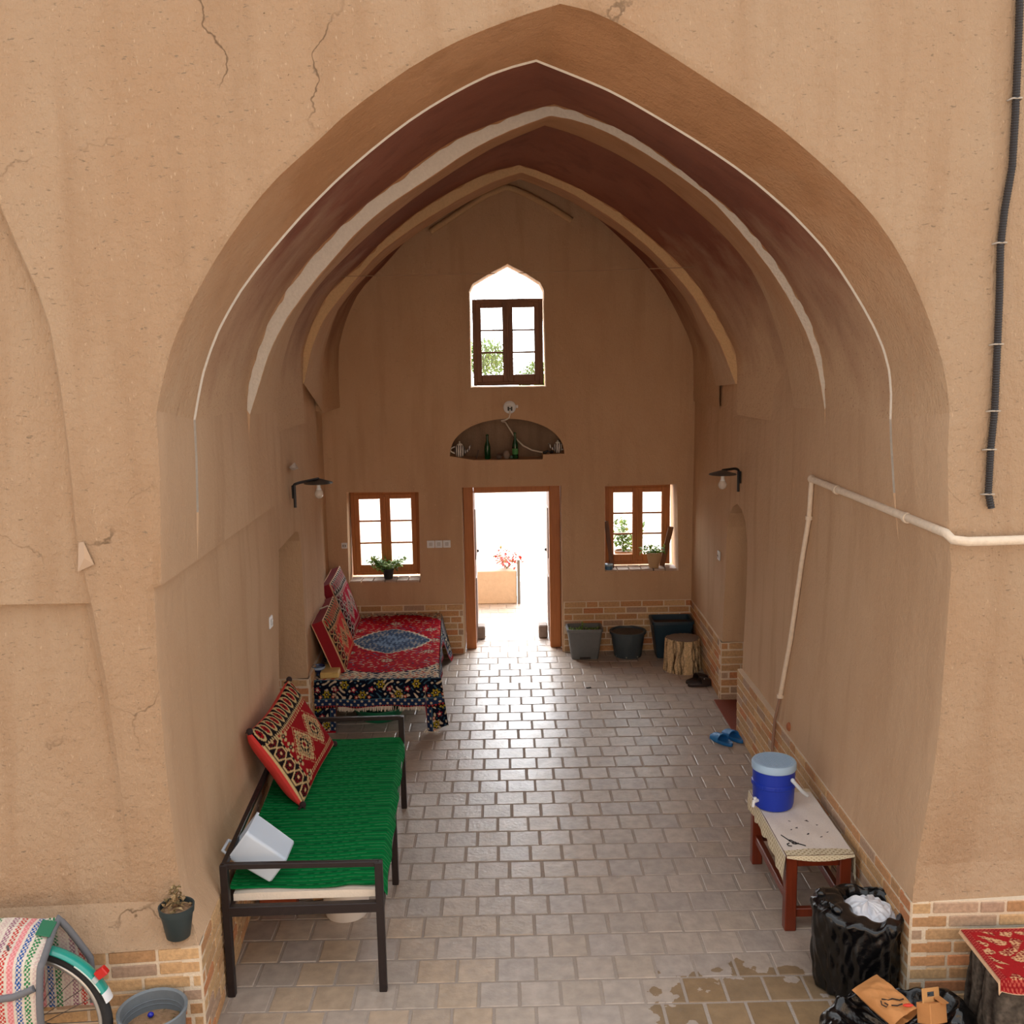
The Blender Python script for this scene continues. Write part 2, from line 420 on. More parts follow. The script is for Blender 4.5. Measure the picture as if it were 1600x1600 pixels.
CURVES = {
 'A0': [(-1.460,4.349,2.917),(-1.429,4.351,3.026),(-1.396,4.353,3.133),(-1.354,4.355,3.238),(-1.301,4.357,3.337),(-1.243,4.360,3.434),(-1.182,4.363,3.528),(-1.116,4.366,3.620),(-1.046,4.370,3.708),(-0.972,4.373,3.793),(-0.892,4.377,3.873),(-0.806,4.382,3.945),(-0.719,4.386,4.017),(-0.635,4.390,4.092),(-0.545,4.394,4.159),(-0.451,4.399,4.222),(-0.357,4.404,4.283),(-0.258,4.408,4.338),(-0.157,4.413,4.388),(-0.053,4.418,4.430),(0.053,4.424,4.468),(0.160,4.429,4.503),(0.269,4.434,4.533),(0.381,4.440,4.509),(0.488,4.445,4.466),(0.589,4.450,4.411),(0.689,4.455,4.353),(0.787,4.460,4.294),(0.886,4.464,4.234),(0.985,4.469,4.174),(1.083,4.474,4.113),(1.180,4.479,4.050),(1.271,4.483,3.980),(1.361,4.488,3.907),(1.448,4.492,3.832),(1.533,4.496,3.753),(1.612,4.500,3.670),(1.683,4.503,3.579),(1.746,4.507,3.483),(1.802,4.509,3.382),(1.851,4.512,3.277),(1.895,4.514,3.170),(1.933,4.516,3.061),(1.960,4.517,2.950),(1.977,4.518,2.835)],
 'A1': [(-1.469,4.892,2.846),(-1.444,4.893,2.953),(-1.416,4.895,3.060),(-1.377,4.897,3.163),(-1.331,4.900,3.263),(-1.275,4.904,3.358),(-1.214,4.907,3.449),(-1.145,4.911,3.535),(-1.073,4.916,3.619),(-0.998,4.920,3.700),(-0.922,4.925,3.780),(-0.842,4.929,3.856),(-0.761,4.934,3.931),(-0.677,4.939,4.002),(-0.590,4.945,4.071),(-0.502,4.950,4.137),(-0.412,4.955,4.200),(-0.318,4.961,4.259),(-0.222,4.967,4.313),(-0.124,4.973,4.363),(-0.024,4.979,4.408),(0.081,4.985,4.442),(0.188,4.991,4.468),(0.298,4.998,4.427),(0.408,5.004,4.385),(0.517,5.011,4.341),(0.622,5.017,4.289),(0.725,5.024,4.233),(0.828,5.030,4.175),(0.930,5.036,4.116),(1.030,5.042,4.055),(1.129,5.048,3.991),(1.225,5.053,3.923),(1.317,5.059,3.850),(1.407,5.064,3.775),(1.492,5.070,3.694),(1.574,5.074,3.609),(1.648,5.079,3.518),(1.716,5.083,3.422),(1.781,5.087,3.324),(1.841,5.090,3.223),(1.892,5.094,3.118),(1.926,5.096,3.006),(1.939,5.096,2.890),(1.940,5.096,2.772)],
 'V1': [(-1.510,6.095,2.825),(-1.505,6.095,2.946),(-1.471,6.096,3.060),(-1.426,6.097,3.173),(-1.380,6.099,3.285),(-1.326,6.100,3.393),(-1.258,6.102,3.493),(-1.185,6.104,3.590),(-1.107,6.107,3.682),(-1.024,6.109,3.770),(-0.933,6.112,3.851),(-0.840,6.115,3.928),(-0.744,6.118,4.002),(-0.647,6.121,4.074),(-0.548,6.124,4.145),(-0.449,6.127,4.215),(-0.348,6.130,4.282),(-0.243,6.133,4.342),(-0.131,6.136,4.388),(-0.018,6.139,4.431),(0.096,6.143,4.471),(0.212,6.146,4.506),(0.331,6.150,4.530),(0.442,6.153,4.497),(0.551,6.157,4.458),(0.657,6.160,4.412),(0.761,6.163,4.360),(0.862,6.166,4.303),(0.959,6.169,4.240),(1.051,6.172,4.169),(1.142,6.174,4.097),(1.235,6.177,4.028),(1.328,6.180,3.959),(1.414,6.182,3.882),(1.492,6.185,3.797),(1.569,6.187,3.709),(1.643,6.189,3.620),(1.707,6.191,3.524),(1.767,6.193,3.425),(1.826,6.195,3.325),(1.875,6.196,3.220),(1.913,6.197,3.111),(1.939,6.198,2.998),(1.950,6.199,2.883),(1.956,6.199,2.767)],
 'B0': [(-1.493,6.095,2.795),(-1.452,6.096,2.903),(-1.412,6.098,3.012),(-1.373,6.099,3.122),(-1.322,6.100,3.225),(-1.262,6.102,3.325),(-1.194,6.104,3.418),(-1.120,6.106,3.508),(-1.043,6.109,3.595),(-0.965,6.111,3.680),(-0.885,6.113,3.764),(-0.803,6.116,3.846),(-0.714,6.119,3.921),(-0.620,6.121,3.989),(-0.522,6.124,4.050),(-0.422,6.127,4.110),(-0.324,6.130,4.172),(-0.227,6.133,4.235),(-0.127,6.136,4.293),(-0.022,6.139,4.343),(0.085,6.143,4.389),(0.194,6.146,4.427),(0.304,6.149,4.463),(0.417,6.153,4.447),(0.527,6.156,4.415),(0.632,6.159,4.372),(0.734,6.162,4.320),(0.834,6.165,4.265),(0.931,6.168,4.205),(1.028,6.171,4.144),(1.122,6.174,4.078),(1.214,6.176,4.011),(1.298,6.179,3.934),(1.375,6.181,3.850),(1.451,6.184,3.764),(1.525,6.186,3.677),(1.597,6.188,3.588),(1.662,6.190,3.494),(1.724,6.192,3.398),(1.780,6.193,3.298),(1.832,6.195,3.196),(1.872,6.196,3.089),(1.905,6.197,2.980),(1.928,6.198,2.868),(1.949,6.198,2.756)],
 'B1': [(-1.509,6.880,2.763),(-1.491,6.880,2.884),(-1.472,6.880,3.006),(-1.439,6.880,3.124),(-1.399,6.880,3.240),(-1.350,6.880,3.352),(-1.285,6.880,3.455),(-1.214,6.880,3.556),(-1.132,6.880,3.646),(-1.042,6.880,3.731),(-0.951,6.880,3.813),(-0.857,6.880,3.892),(-0.762,6.880,3.970),(-0.663,6.880,4.043),(-0.563,6.880,4.115),(-0.461,6.880,4.183),(-0.356,6.880,4.248),(-0.251,6.880,4.311),(-0.144,6.880,4.371),(-0.036,6.880,4.429),(0.077,6.880,4.478),(0.192,6.880,4.522),(0.307,6.880,4.565),(0.422,6.880,4.532),(0.534,6.880,4.492),(0.643,6.880,4.443),(0.751,6.880,4.392),(0.856,6.880,4.334),(0.958,6.880,4.273),(1.058,6.880,4.207),(1.152,6.880,4.133),(1.244,6.880,4.057),(1.335,6.880,3.979),(1.425,6.880,3.901),(1.510,6.880,3.817),(1.588,6.880,3.726),(1.659,6.880,3.630),(1.716,6.880,3.526),(1.769,6.880,3.419),(1.812,6.880,3.307),(1.851,6.880,3.194),(1.884,6.880,3.079),(1.913,6.880,2.963),(1.938,6.880,2.846),(1.960,6.880,2.729)],
 'C9': [(-1.579,8.200,2.917),(-1.573,8.200,3.033),(-1.562,8.200,3.149),(-1.529,8.200,3.259),(-1.486,8.200,3.367),(-1.432,8.200,3.470),(-1.371,8.200,3.569),(-1.295,8.200,3.654),(-1.206,8.200,3.729),(-1.116,8.200,3.803),(-1.030,8.200,3.881),(-0.946,8.200,3.961),(-0.859,8.200,4.038),(-0.767,8.200,4.109),(-0.674,8.200,4.179),(-0.577,8.200,4.243),(-0.476,8.200,4.301),(-0.374,8.200,4.357),(-0.271,8.200,4.411),(-0.165,8.200,4.459),(-0.058,8.200,4.502),(0.056,8.200,4.527),(0.170,8.200,4.548),(0.281,8.200,4.515),(0.390,8.200,4.473),(0.496,8.200,4.428),(0.602,8.200,4.380),(0.704,8.200,4.324),(0.805,8.200,4.267),(0.905,8.200,4.208),(0.998,8.200,4.139),(1.089,8.200,4.067),(1.178,8.200,3.993),(1.266,8.200,3.917),(1.353,8.200,3.839),(1.433,8.200,3.756),(1.511,8.200,3.669),(1.583,8.200,3.579),(1.647,8.200,3.482),(1.707,8.200,3.383),(1.765,8.200,3.282),(1.821,8.200,3.180),(1.864,8.200,3.075),(1.874,8.200,2.961),(1.876,8.200,2.845)],
 'C0': [(-1.569,8.200,2.907),(-1.540,8.200,3.016),(-1.510,8.200,3.125),(-1.474,8.200,3.231),(-1.425,8.200,3.332),(-1.370,8.200,3.430),(-1.298,8.200,3.516),(-1.223,8.200,3.600),(-1.147,8.200,3.684),(-1.071,8.200,3.766),(-0.994,8.200,3.849),(-0.911,8.200,3.924),(-0.818,8.200,3.988),(-0.725,8.200,4.051),(-0.630,8.200,4.113),(-0.533,8.200,4.170),(-0.435,8.200,4.225),(-0.336,8.200,4.280),(-0.236,8.200,4.331),(-0.135,8.200,4.381),(-0.032,8.200,4.426),(0.076,8.200,4.460),(0.184,8.200,4.491),(0.288,8.200,4.452),(0.390,8.200,4.410),(0.491,8.200,4.365),(0.591,8.200,4.317),(0.685,8.200,4.260),(0.779,8.200,4.200),(0.872,8.200,4.140),(0.962,8.200,4.076),(1.049,8.200,4.007),(1.134,8.200,3.937),(1.216,8.200,3.862),(1.294,8.200,3.784),(1.371,8.200,3.704),(1.445,8.200,3.621),(1.514,8.200,3.535),(1.572,8.200,3.441),(1.627,8.200,3.345),(1.683,8.200,3.250),(1.736,8.200,3.153),(1.779,8.200,3.051),(1.820,8.200,2.948),(1.861,8.200,2.845)],
 'C1': [(-1.598,9.150,2.633),(-1.592,9.150,2.764),(-1.586,9.150,2.895),(-1.579,9.150,3.025),(-1.560,9.150,3.154),(-1.519,9.150,3.277),(-1.475,9.150,3.401),(-1.420,9.150,3.518),(-1.338,9.150,3.618),(-1.251,9.150,3.716),(-1.157,9.150,3.807),(-1.062,9.150,3.897),(-0.963,9.150,3.982),(-0.856,9.150,4.057),(-0.747,9.150,4.131),(-0.638,9.150,4.202),(-0.525,9.150,4.268),(-0.411,9.150,4.332),(-0.295,9.150,4.394),(-0.177,9.150,4.450),(-0.058,9.150,4.505),(0.064,9.150,4.551),(0.188,9.150,4.594),(0.300,9.150,4.555),(0.410,9.150,4.509),(0.516,9.150,4.457),(0.623,9.150,4.404),(0.725,9.150,4.344),(0.825,9.150,4.280),(0.924,9.150,4.214),(1.023,9.150,4.148),(1.117,9.150,4.076),(1.209,9.150,4.001),(1.300,9.150,3.925),(1.384,9.150,3.841),(1.465,9.150,3.754),(1.542,9.150,3.664),(1.615,9.150,3.570),(1.677,9.150,3.470),(1.725,9.150,3.361),(1.771,9.150,3.252),(1.816,9.150,3.142),(1.848,9.150,3.028),(1.874,9.150,2.912),(1.900,9.150,2.796)],
}

# ------------------------------------------------------------------ shell materials
M_FAC = plaster('clay_plaster_outside', (178, 152, 125), (172, 140, 110), .75, .8, cracks=True)
M_IN = plaster('clay_plaster_inside', (203, 172, 141), (194, 160, 128), .35, .38)
M_VAULT = plaster('clay_plaster_vault', (138, 86, 66), (122, 72, 56), .2, .35, coat=((199, 167, 135), 3.42, .5))  # shade of the crown put into a darker red, blended up by height
M_NICHE = plaster('grey_niche_plaster', (150, 128, 110), (128, 108, 92), .2, .3, 3.0)
M_WHITE = simple('lime_white', (214, 206, 194), .9, bump=.5, bscale=60, var=.12, spec=.1)
M_CREAM = simple('lime_cream', (205, 172, 132), .9, bump=.5, bscale=60, var=.15, spec=.1)
M_BRICK = attrmat('brick_faces', .9, .5, 60, .16, .2)
M_MORT = simple('brick_mortar', (222, 204, 180), .95, bump=.5, bscale=90, var=.1, spec=.1)

CURVES = {k: [tuple(np.interp(q, np.arange(len(v)), np.asarray(v)[:, c]) for c in range(3)) for q in np.linspace(0, len(v)-1, 127)] for k, v in CURVES.items()}
M_RIB = plaster('clay_plaster_ribs', (186, 140, 102), (172, 126, 88), .4, .6, coat=((199, 167, 135), 3.42, .5))  # soffit shade in the colour, blended up from the wall tone
def facade_y(x): return 4.421 + .049*x
def dado_y(x): return 4.233 + .085*(x+1.396) if x < -1.3 else 4.331 + .07*x

ZL = [0, .53, .537, .60, .70, .88, 1.1, 1.4, 1.8, 2.15, 2.165, 2.4, 2.65]
XL0 = [-1.46, -1.46, -1.402, -1.445, -1.497, -1.515, -1.524, -1.532, -1.534, -1.524, -1.497, -1.488, -1.478]
XL1 = [-1.64, -1.64, -1.578, -1.582, -1.586, -1.590, -1.582, -1.568, -1.545, -1.556, -1.504, -1.503, -1.504]
XR0 = [1.95, 1.95, 1.890, 1.902, 1.925, 1.950, 1.978, 2.003, 2.012, 2.020, 2.020, 2.002, 1.980]
XR1 = [1.95, 1.95, 1.892, 1.896, 1.900, 1.905, 1.922, 1.942, 1.955, 1.962, 1.963, 1.963, 1.961]
NL = len(ZL)

def full(key, y_of_x, offset=0.0, ylow=None, t=None):
    """whole profile, floor left - apex - floor right, on one plane"""
    pts = CURVES[key]
    ys = (pts[0][1], pts[-1][1])
    L = []; Rr = []
    for i, z in enumerate(ZL):
        tl = (ys[0]-4.35)/2.53 if t is None else t
        tr = (ys[1]-4.52)/2.36 if t is None else t
        tl = min(max(tl, 0), 1); tr = min(max(tr, 0), 1)
        xl = XL0[i]*(1-tl)+XL1[i]*tl; xr = XR0[i]*(1-tr)+XR1[i]*tr
        bl = {2.65: .75, 2.4: .35, 2.165: .1}.get(z, 0)
        xl += (pts[0][0]-xl)*bl; xr += (pts[-1][0]-xr)*bl
        yl, yr = ys
        if ylow and i < 4:
            yl, yr = ylow[0][i], ylow[1][i]
        L.append((xl, yl, z)); Rr.append((xr, yr, z))
    return np.array(L + list(pts) + Rr[::-1])

def offset_profile(P, k):
    """push an arch profile outward by k in its own plane"""
    P = np.asarray(P, float); T = np.gradient(P[:, [0, 2]], axis=0)
    T /= np.linalg.norm(T, axis=1)[:, None]+1e-9
    Q = P.copy(); Q[:, 0] += -T[:, 1]*k; Q[:, 2] += T[:, 0]*k
    return Q

YLOW0 = ([4.30, 4.30, 4.231, 4.302], [4.50, 4.50, 4.461, 4.490])
A0 = full('A0', None, ylow=YLOW0)
A1 = full('A1', None); V1 = full('V1', None); B0 = full('B0', None); B1 = full('B1', None)
# below the springing both rib profiles run in the same wall
for Q in (B0,):
    Q[:NL] = V1[:NL]; Q[-NL:] = V1[-NL:]
NA = len(CURVES['A0'])
iL, iR = NL, NL+NA-1               # first / last arch point
# rough plaster arris: outside edge of the front arch, a little wavy
rng = np.random.RandomState(3)
AO = offset_profile(A0, .034)
AO[:4] = A0[:4]; AO[-4:] = A0[-4:]
jit = np.convolve(rng.randn(len(AO)), [.2, .6, .2], 'same')*.009
jit[:14] *= .3; jit[-14:] *= .3
AO[4:-4, 2] += jit[4:-4]
AO[4:-4, 1] = 4.421+.049*AO[4:-4, 0]
AM = (AO*.42+A0*.58); AM[:, 1] += 0.004
A0r = A0.copy(); A0r[4:-4, 1] += .03
A0b = offset_profile(A0, .003); A0b[4:-4, 1] += .008
def between(P, Q, t): return P*(1-t)+Q*t

# front arch soffit = trim_1, vault = ceiling, near side walls = wall_left / wall_right
A1i = A1.copy()
off = offset_profile(A1, -.009)
A1i[NL-2:-NL+2] = off[NL-2:-NL+2]
A1w = A1i.copy(); A1w[:, 1] += .006
cols1 = [AO, AM, A0b, A0r] + [between(A0r, A1, t) for t in (.25, .5, .75, 1)]
cols2 = [A1w] + [between(A1w, V1, t) for t in (.25, .5, .75, 1)]
cols3 = [between(B0, B1, t) for t in (0, .05, .3, .6, .95, 1)]
def strip(cols, a, b): return np.array([c[a:b] for c in cols])

def loft(name, parts, mats, smooth=40):
    mb = MB()
    for P, mi in parts: mb.grid(P, mi)
    return mb.build(name, mats, smooth=smooth)

allwall = cols1 + cols2 + cols3
wl = loft('wall_left', [(strip(allwall[2:], 0, NL+1), 0), (strip(allwall[:3], 0, NL+1), 1)], [M_IN, M_FAC], 35); struct(wl)
wr = loft('wall_right', [(strip(allwall[2:], -NL-1, None), 0), (strip(allwall[:3], -NL-1, None), 1)], [M_IN, M_FAC], 35); struct(wr)
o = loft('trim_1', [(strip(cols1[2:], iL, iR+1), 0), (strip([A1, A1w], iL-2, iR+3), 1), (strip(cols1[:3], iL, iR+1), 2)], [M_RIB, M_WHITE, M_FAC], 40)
struct(o, 'deep front arch of the vaulted hall with a thin white line along its inner edge')

# rib 2
def dense(P, n):
    P = np.asarray(P, float); s = np.arange(len(P)); q = np.linspace(0, len(P)-1, n)
    return np.stack([np.interp(q, s, P[:, k]) for k in range(3)], 1)
def white_strip(out, inn, n=260, rough=.007, dy=-.004, seed=1, a=0.03, b=.97):
    O = dense(out, n); I = dense(inn, n); r = np.random.RandomState(seed)
    w = np.linalg.norm(O-I, axis=1)[:, None]
    j1 = np.convolve(r.randn(n), [.15, .35, .35, .15], 'same')[:, None]*rough
    t1 = np.clip(.90+j1/np.maximum(w, .01), .3, 1.02)
    j2 = np.convolve(r.randn(n), [.2, .3, .3, .2], 'same')[:, None]*rough*.35
    t0 = np.clip(.03+np.abs(j2)/np.maximum(w, .01), 0, .3)
    P1 = I*(1-t1)+O*t1; P0 = I*(1-t0)+O*t0
    P1[:, 1] += dy; P0[:, 1] += dy
    i0, i1 = int(n*a), int(n*b)
    return np.array([P1[i0:i1], P0[i0:i1]])
V1a = V1[iL:iR+1]; B0a = B0[iL:iR+1]; B1a = B1[iL:iR+1]
rib = [(strip(cols3, iL, iR+1), 0), (np.array([V1a, B0a]), 0), (white_strip(V1a, B0a, seed=4, a=.0, b=1.0), 1)]
B1o = offset_profile(B1a, .10)
rib.append((np.array([B1a, B1o]), 0))
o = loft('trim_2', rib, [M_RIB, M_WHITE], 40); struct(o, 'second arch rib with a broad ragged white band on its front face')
# rib 3
C9 = np.array(CURVES['C9']); C0 = np.array(CURVES['C0']); C1 = np.array(CURVES['C1'])
C9v = offset_profile(C9, .004)
rib = [(np.array([between(C0, C1, t) for t in (0, .05, .35, .65, 1)]), 0), (np.array([C9, C0]), 0),
       (white_strip(C9, C0, seed=9, a=.0, b=1.0), 1), (np.array([C1, offset_profile(C1, .12)]), 0)]
# lower ends of the rib run into the wall
for P in (C0, C1):
    pass
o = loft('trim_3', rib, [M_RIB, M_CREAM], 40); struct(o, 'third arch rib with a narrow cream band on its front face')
V2s = C9.copy(); V2s[:, 1] = 6.88
up = offset_profile(B1a, .085)
V2s[:, 0] = up[:, 0]; V2s[:, 2] = up[:, 2]
V3s = offset_profile(C9, .06); V3s[:, 1] = 9.15
V3e = offset_profile(C9, .06); V3e[:, 1] = 10.46; V3e[:, 2] = 2.8+(V3e[:, 2]-2.8)*1.13
def walls_down(P, z=2.6):
    a = P[0].copy(); a[2] = z; b = P[-1].copy(); b[2] = z
    return np.vstack([a, P, b])
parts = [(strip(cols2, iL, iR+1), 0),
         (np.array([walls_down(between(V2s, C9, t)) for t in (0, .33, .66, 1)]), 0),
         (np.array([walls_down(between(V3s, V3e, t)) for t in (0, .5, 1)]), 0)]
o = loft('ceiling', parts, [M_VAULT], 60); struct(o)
# chevron moulding high on the back wall
D = [(-.67, 10.36, 4.305), (-.497, 10.36, 4.412), (-.305, 10.36, 4.53), (-.115, 10.36, 4.645), (.05, 10.36, 4.705), (.093, 10.36, 4.71), (.14, 10.36, 4.698), (.261, 10.36, 4.65), (.448, 10.36, 4.55), (.603, 10.36, 4.46), (.716, 10.36, 4.386)]
o = MB().tube(D, [.03]*11, 10).build('trim_4', M_CREAM, smooth=60); struct(o, 'short pointed moulding under the top of the vault on the back wall')

# facade ----------------------------------------------------------------
poly = []
low = [tuple(p) for p in AO]
k0 = 4
outer = [(-6, .70), (-6, 6.6), (6, 6.6), (6, .70)]
inner = [(p[0], p[2]) for p in AO[k0:len(AO)-k0]]
poly = outer + inner[::-1]
mb = MB()
mb.add([(x, facade_y(x), z) for x, z in poly], [tuple(range(len(poly)))])
# sloping plaster ledge over the brick base
def ledge(xs):
    rows = []
    for x in xs:
        rows.append([(x, dado_y(x)-.002, .537), (x, dado_y(x)*.45+facade_y(x)*.55-.01, .60), (x, facade_y(x), .70)])
    return rows
Lp = AO[2:5]; Rp = AO[-5:-2][::-1]
mb.grid([[tuple(p) for p in Lp]] + ledge([-1.7, -2.2, -3, -4, -6]))
mb.grid([[tuple(p) for p in Rp]] + ledge([2.2, 2.6, 3.2, 6]))
wf = mb.build('wall_front', [M_FAC], smooth=30)
md = wf.modifiers.new('t', 'SOLIDIFY'); md.thickness = .34; md.offset = 0
wf.modifiers.clear()
struct(wf)
# neighbouring blind arch on the left: a recess with its own reveal
nich = [(-2.9, .72), (-1.716, .72), (-1.716, .9), (-1.737, 1.343), (-1.76, 1.758), (-1.79, 2.07), (-1.83, 2.36), (-1.833, 2.77), (-1.845, 3.04), (-1.866, 3.277), (-1.905, 3.434), (-1.966, 3.6), (-2.03, 3.79), (-2.16, 4.06), (-2.45, 4.38), (-2.9, 4.55), (-3.4, 4.38), (-4.1, 3.6), (-4.15, .72)]
bm = bmesh.new(); bm.from_mesh(wf.data)
# cut the recess out of the big face by rebuilding it
bm.faces.ensure_lookup_table()
big = max(bm.faces, key=lambda f: len(f.verts))
bmesh.ops.delete(bm, geom=[big], context='FACES_ONLY')
bm.to_mesh(wf.data); bm.free()
def ngon_with_hole(name, outer_poly, hole, yf, mat):
    import mathutils
    from mathutils.geometry import tessellate_polygon
    A = [Vector((x, z, 0)) for x, z in outer_poly]; H = [Vector((x, z, 0)) for x, z in hole]
    tris = tessellate_polygon([A, H])
    vs = [(p.x, yf(p.x), p.y) for p in A+H]
    mb = MB(); mb.add(vs, [tuple(t) for t in tris]); return mb
mbf = ngon_with_hole('f', poly, nich, facade_y, M_FAC)
# reveal and back panels of the recess: upper coat overhangs the lower one
def rec(p, d): return (p[0], facade_y(p[0])+d, p[1])
up_i = [i for i, p in enumerate(nich)]
cen = (-2.9, 2.4)
def inset(p, k):
    v = Vector((cen[0]-p[0], cen[1]-p[1])); v.normalize(); return (p[0]+v.x*k, p[1]+v.y*k)
def dep(p): return .001 + .049*min(1, max(0, (p[1]-.75)/1.0)) + .10*min(1, max(0, (p[1]-2.2)/1.4))
ring0 = [rec(p, 0) for p in nich]; ring1 = [rec(inset(p, .015), min(.02, dep(p)*.5)) for p in nich]
ring2 = [rec(inset(p, .05), dep(p)) for p in nich]
mbf.grid(np.array([r + [r[0]] for r in (ring0, ring1, ring2)]))
zg = 2.095
mbf.add(ring2, [tuple(range(len(ring2)))])
old = wf.data
tmp = mbf.build('tmp', [M_FAC], smooth=32)
bm = bmesh.new(); bm.from_mesh(old); bm.from_mesh(tmp.data)
bmesh.ops.recalc_face_normals(bm, faces=bm.faces); bm.to_mesh(wf.data); bm.free()
bpy.data.objects.remove(tmp)
# upper coat of the recess, ending in an overhanging edge
upc = [(-4.05, zg+.03), (-1.80, zg), (-1.815, 2.3), (-1.845, 2.77), (-1.86, 3.04), (-1.885, 3.26), (-1.93, 3.42), (-1.99, 3.58), (-2.06, 3.76), (-2.2, 4.02), (-2.5, 4.32), (-2.9, 4.47), (-3.35, 4.3), (-4.02, 3.55)]
f_ = [(x, facade_y(x)+max(.012, dep((x, z))-.045), z) for x, z in upc]
b_ = [(x, facade_y(x)+dep((x, z))+.03, z) for x, z in upc]
n_ = len(upc)
o = MB().add(f_+b_, [tuple(range(n_))]+[(i, (i+1) % n_, n_+(i+1) % n_, n_+i) for i in range(n_)]).build('trim_5', M_FAC, smooth=30)
struct(o, 'upper plaster coat of the blind arch left of the big arch, ending in a straight overhanging edge')
# parapet return of the building: roof slab that closes the vault from the sky
o = MB().box((0, 7.9, 5.35), (12, 6.6, .3)).build('roof_slab', M_FAC); struct(o)

# far side walls ----------------------------------------------------------
o = MB().prism([(-1.585, 6.84), (-1.622, 8.02), (-1.645, 8.3), (-1.65, 9.10), (-1.80, 9.20), (-1.83, 10.5), (-3.2, 10.5), (-3.2, 6.84)], 'z', 0, 2.98).build('wall_left_far', M_IN)
op = [(6.7, -.1), (8.02, -.1), (8.02, 1.55), (7.99, 1.68), (7.92, 1.765), (7.8, 1.79), (6.7, 1.78)]
boolean(o, [cutter(op, 'x', -2.9, -1.3)]); struct(o)
o = MB().box((-2.45, 5.75, 1.5), (1.55, 2.2, 3.0)).build('wall_left_core', M_IN); struct(o)
vs = []
for z, a, b in ((0, 1.902, 1.932), (1.2, 1.942, 1.94), (2.98, 1.974, 1.957)):
    vs += [(a, 6.87, z), (b, 10.5, z), (3.2, 10.5, z), (3.2, 6.87, z)]
fs = [(3, 2, 1, 0), (8, 9, 10, 11)]
for k in (0, 4):
    for i in range(4):
        j = (i+1) % 4; fs.append((k+i, k+j, k+4+j, k+4+i))
o = MB().add(vs, fs).build('wall_right_far', M_IN)
op = [(8.04, -.1), (8.81, -.1), (8.81, 1.42), (8.79, 1.58), (8.70, 1.72), (8.58, 1.80), (8.44, 1.84), (8.28, 1.82), (8.14, 1.74), (8.06, 1.6), (8.04, 1.45)]
boolean(o, [cutter(op, 'x', 1.5, 2.9)]); struct(o)
o = MB().box((2.7, 5.75, 1.5), (1.2, 2.2, 3.0)).build('wall_right_core', M_IN); struct(o)

# back wall ------------------------------------------------------------------
o = MB().box((0, 10.625, 2.6), (5.6, .45, 5.2)).build('wall_back', [M_IN])
def ell(cx, z0, rx, rz, n=28):
    return [(cx+rx*cos(pi*i/n), z0+rz*sin(pi*i/n)**.92) for i in range(n+1)]
cs = [cutter([(-.44, -.1), (.585, -.1), (.59, 1.76), (-.43, 1.76)], 'y', 10.0, 11.2),
      cutter([(-1.625, .79), (-.885, .775), (-.874, 1.722), (-1.613, 1.732)], 'y', 10.0, 11.2),
      cutter([(1.033, .855), (1.80, .845), (1.778, 1.752), (1.036, 1.744)], 'y', 10.0, 11.2),
      cutter([(-.315, 2.775), (.448, 2.77), (.436, 3.73), (.40, 3.80), (.27, 3.885), (.08, 3.985), (-.12, 3.885), (-.27, 3.80), (-.307, 3.73)], 'y', 10.0, 11.2),
      cutter([(-.545, 2.085), (-.30, 2.04), (.40, 2.035), (.41, 2.085), (.625, 2.088)] + ell(.04, 2.09, .583, .365)[1:-1], 'y', 10.0, 10.70)]
boolean(o, cs); struct(o)
o = MB().box((.04, 10.705, 2.25), (1.3, .02, .5)).build('niche_backing', M_NICHE); struct(o)

# brick bases ------------------------------------------------------------
BC = linN([(190, 152, 112), (196, 160, 118), (184, 142, 102), (192, 144, 102), (176, 148, 124), (200, 164, 122), (192, 132, 92), (174, 146, 124), (194, 156, 114)])
def dado(name, p0, p1, courses=8, inward=None, ends=(False, False), seed=0, h=.0675, label=None, z0=0):
    """brick base from p0 to p1; bricks face the right-hand side of p0->p1"""
    r = np.random.RandomState(seed)
    p0 = Vector((*p0, 0)); p1 = Vector((*p1, 0)); d = (p1-p0); L_ = d.length; d.normalize()
    n = Vector((d.y, -d.x, 0))
    R = Matrix((d, n*-1, Vector((0, 0, 1)))).transposed()
    mb = MB()
    H = courses*h
    mb.box((p0+p1)/2 - n*.045 + Vector((0, 0, z0+H/2)), (L_, .08, H), R, 0, 1, (1, 1, 1))
    for c in range(courses):
        s = -(.5*.222 if c % 2 else 0) - r.rand()*.05
        while s < L_:
            ln = .222*(1 if r.rand() > .12 else .55) + r.randn()*.006
            a, b = max(s+.0068, .007), min(s+ln-.0068, L_-.007)
            if b-a > .02:
                col = BC[r.randint(len(BC))]*(.9+.2*r.rand())
                cc = p0 + d*((a+b)/2) - n*(.02-.0) + Vector((0, 0, z0+c*h+h/2+r.randn()*.0008))
                mb.box(cc - n*(.0005+.0015*r.rand()), (b-a, .044, h-.0135-r.rand()*.002), R, .0035, 0, tuple(col))
            s += ln
    o = mb.build(name, [M_BRICK, M_MORT], colattr=True)
    return struct(o, label)
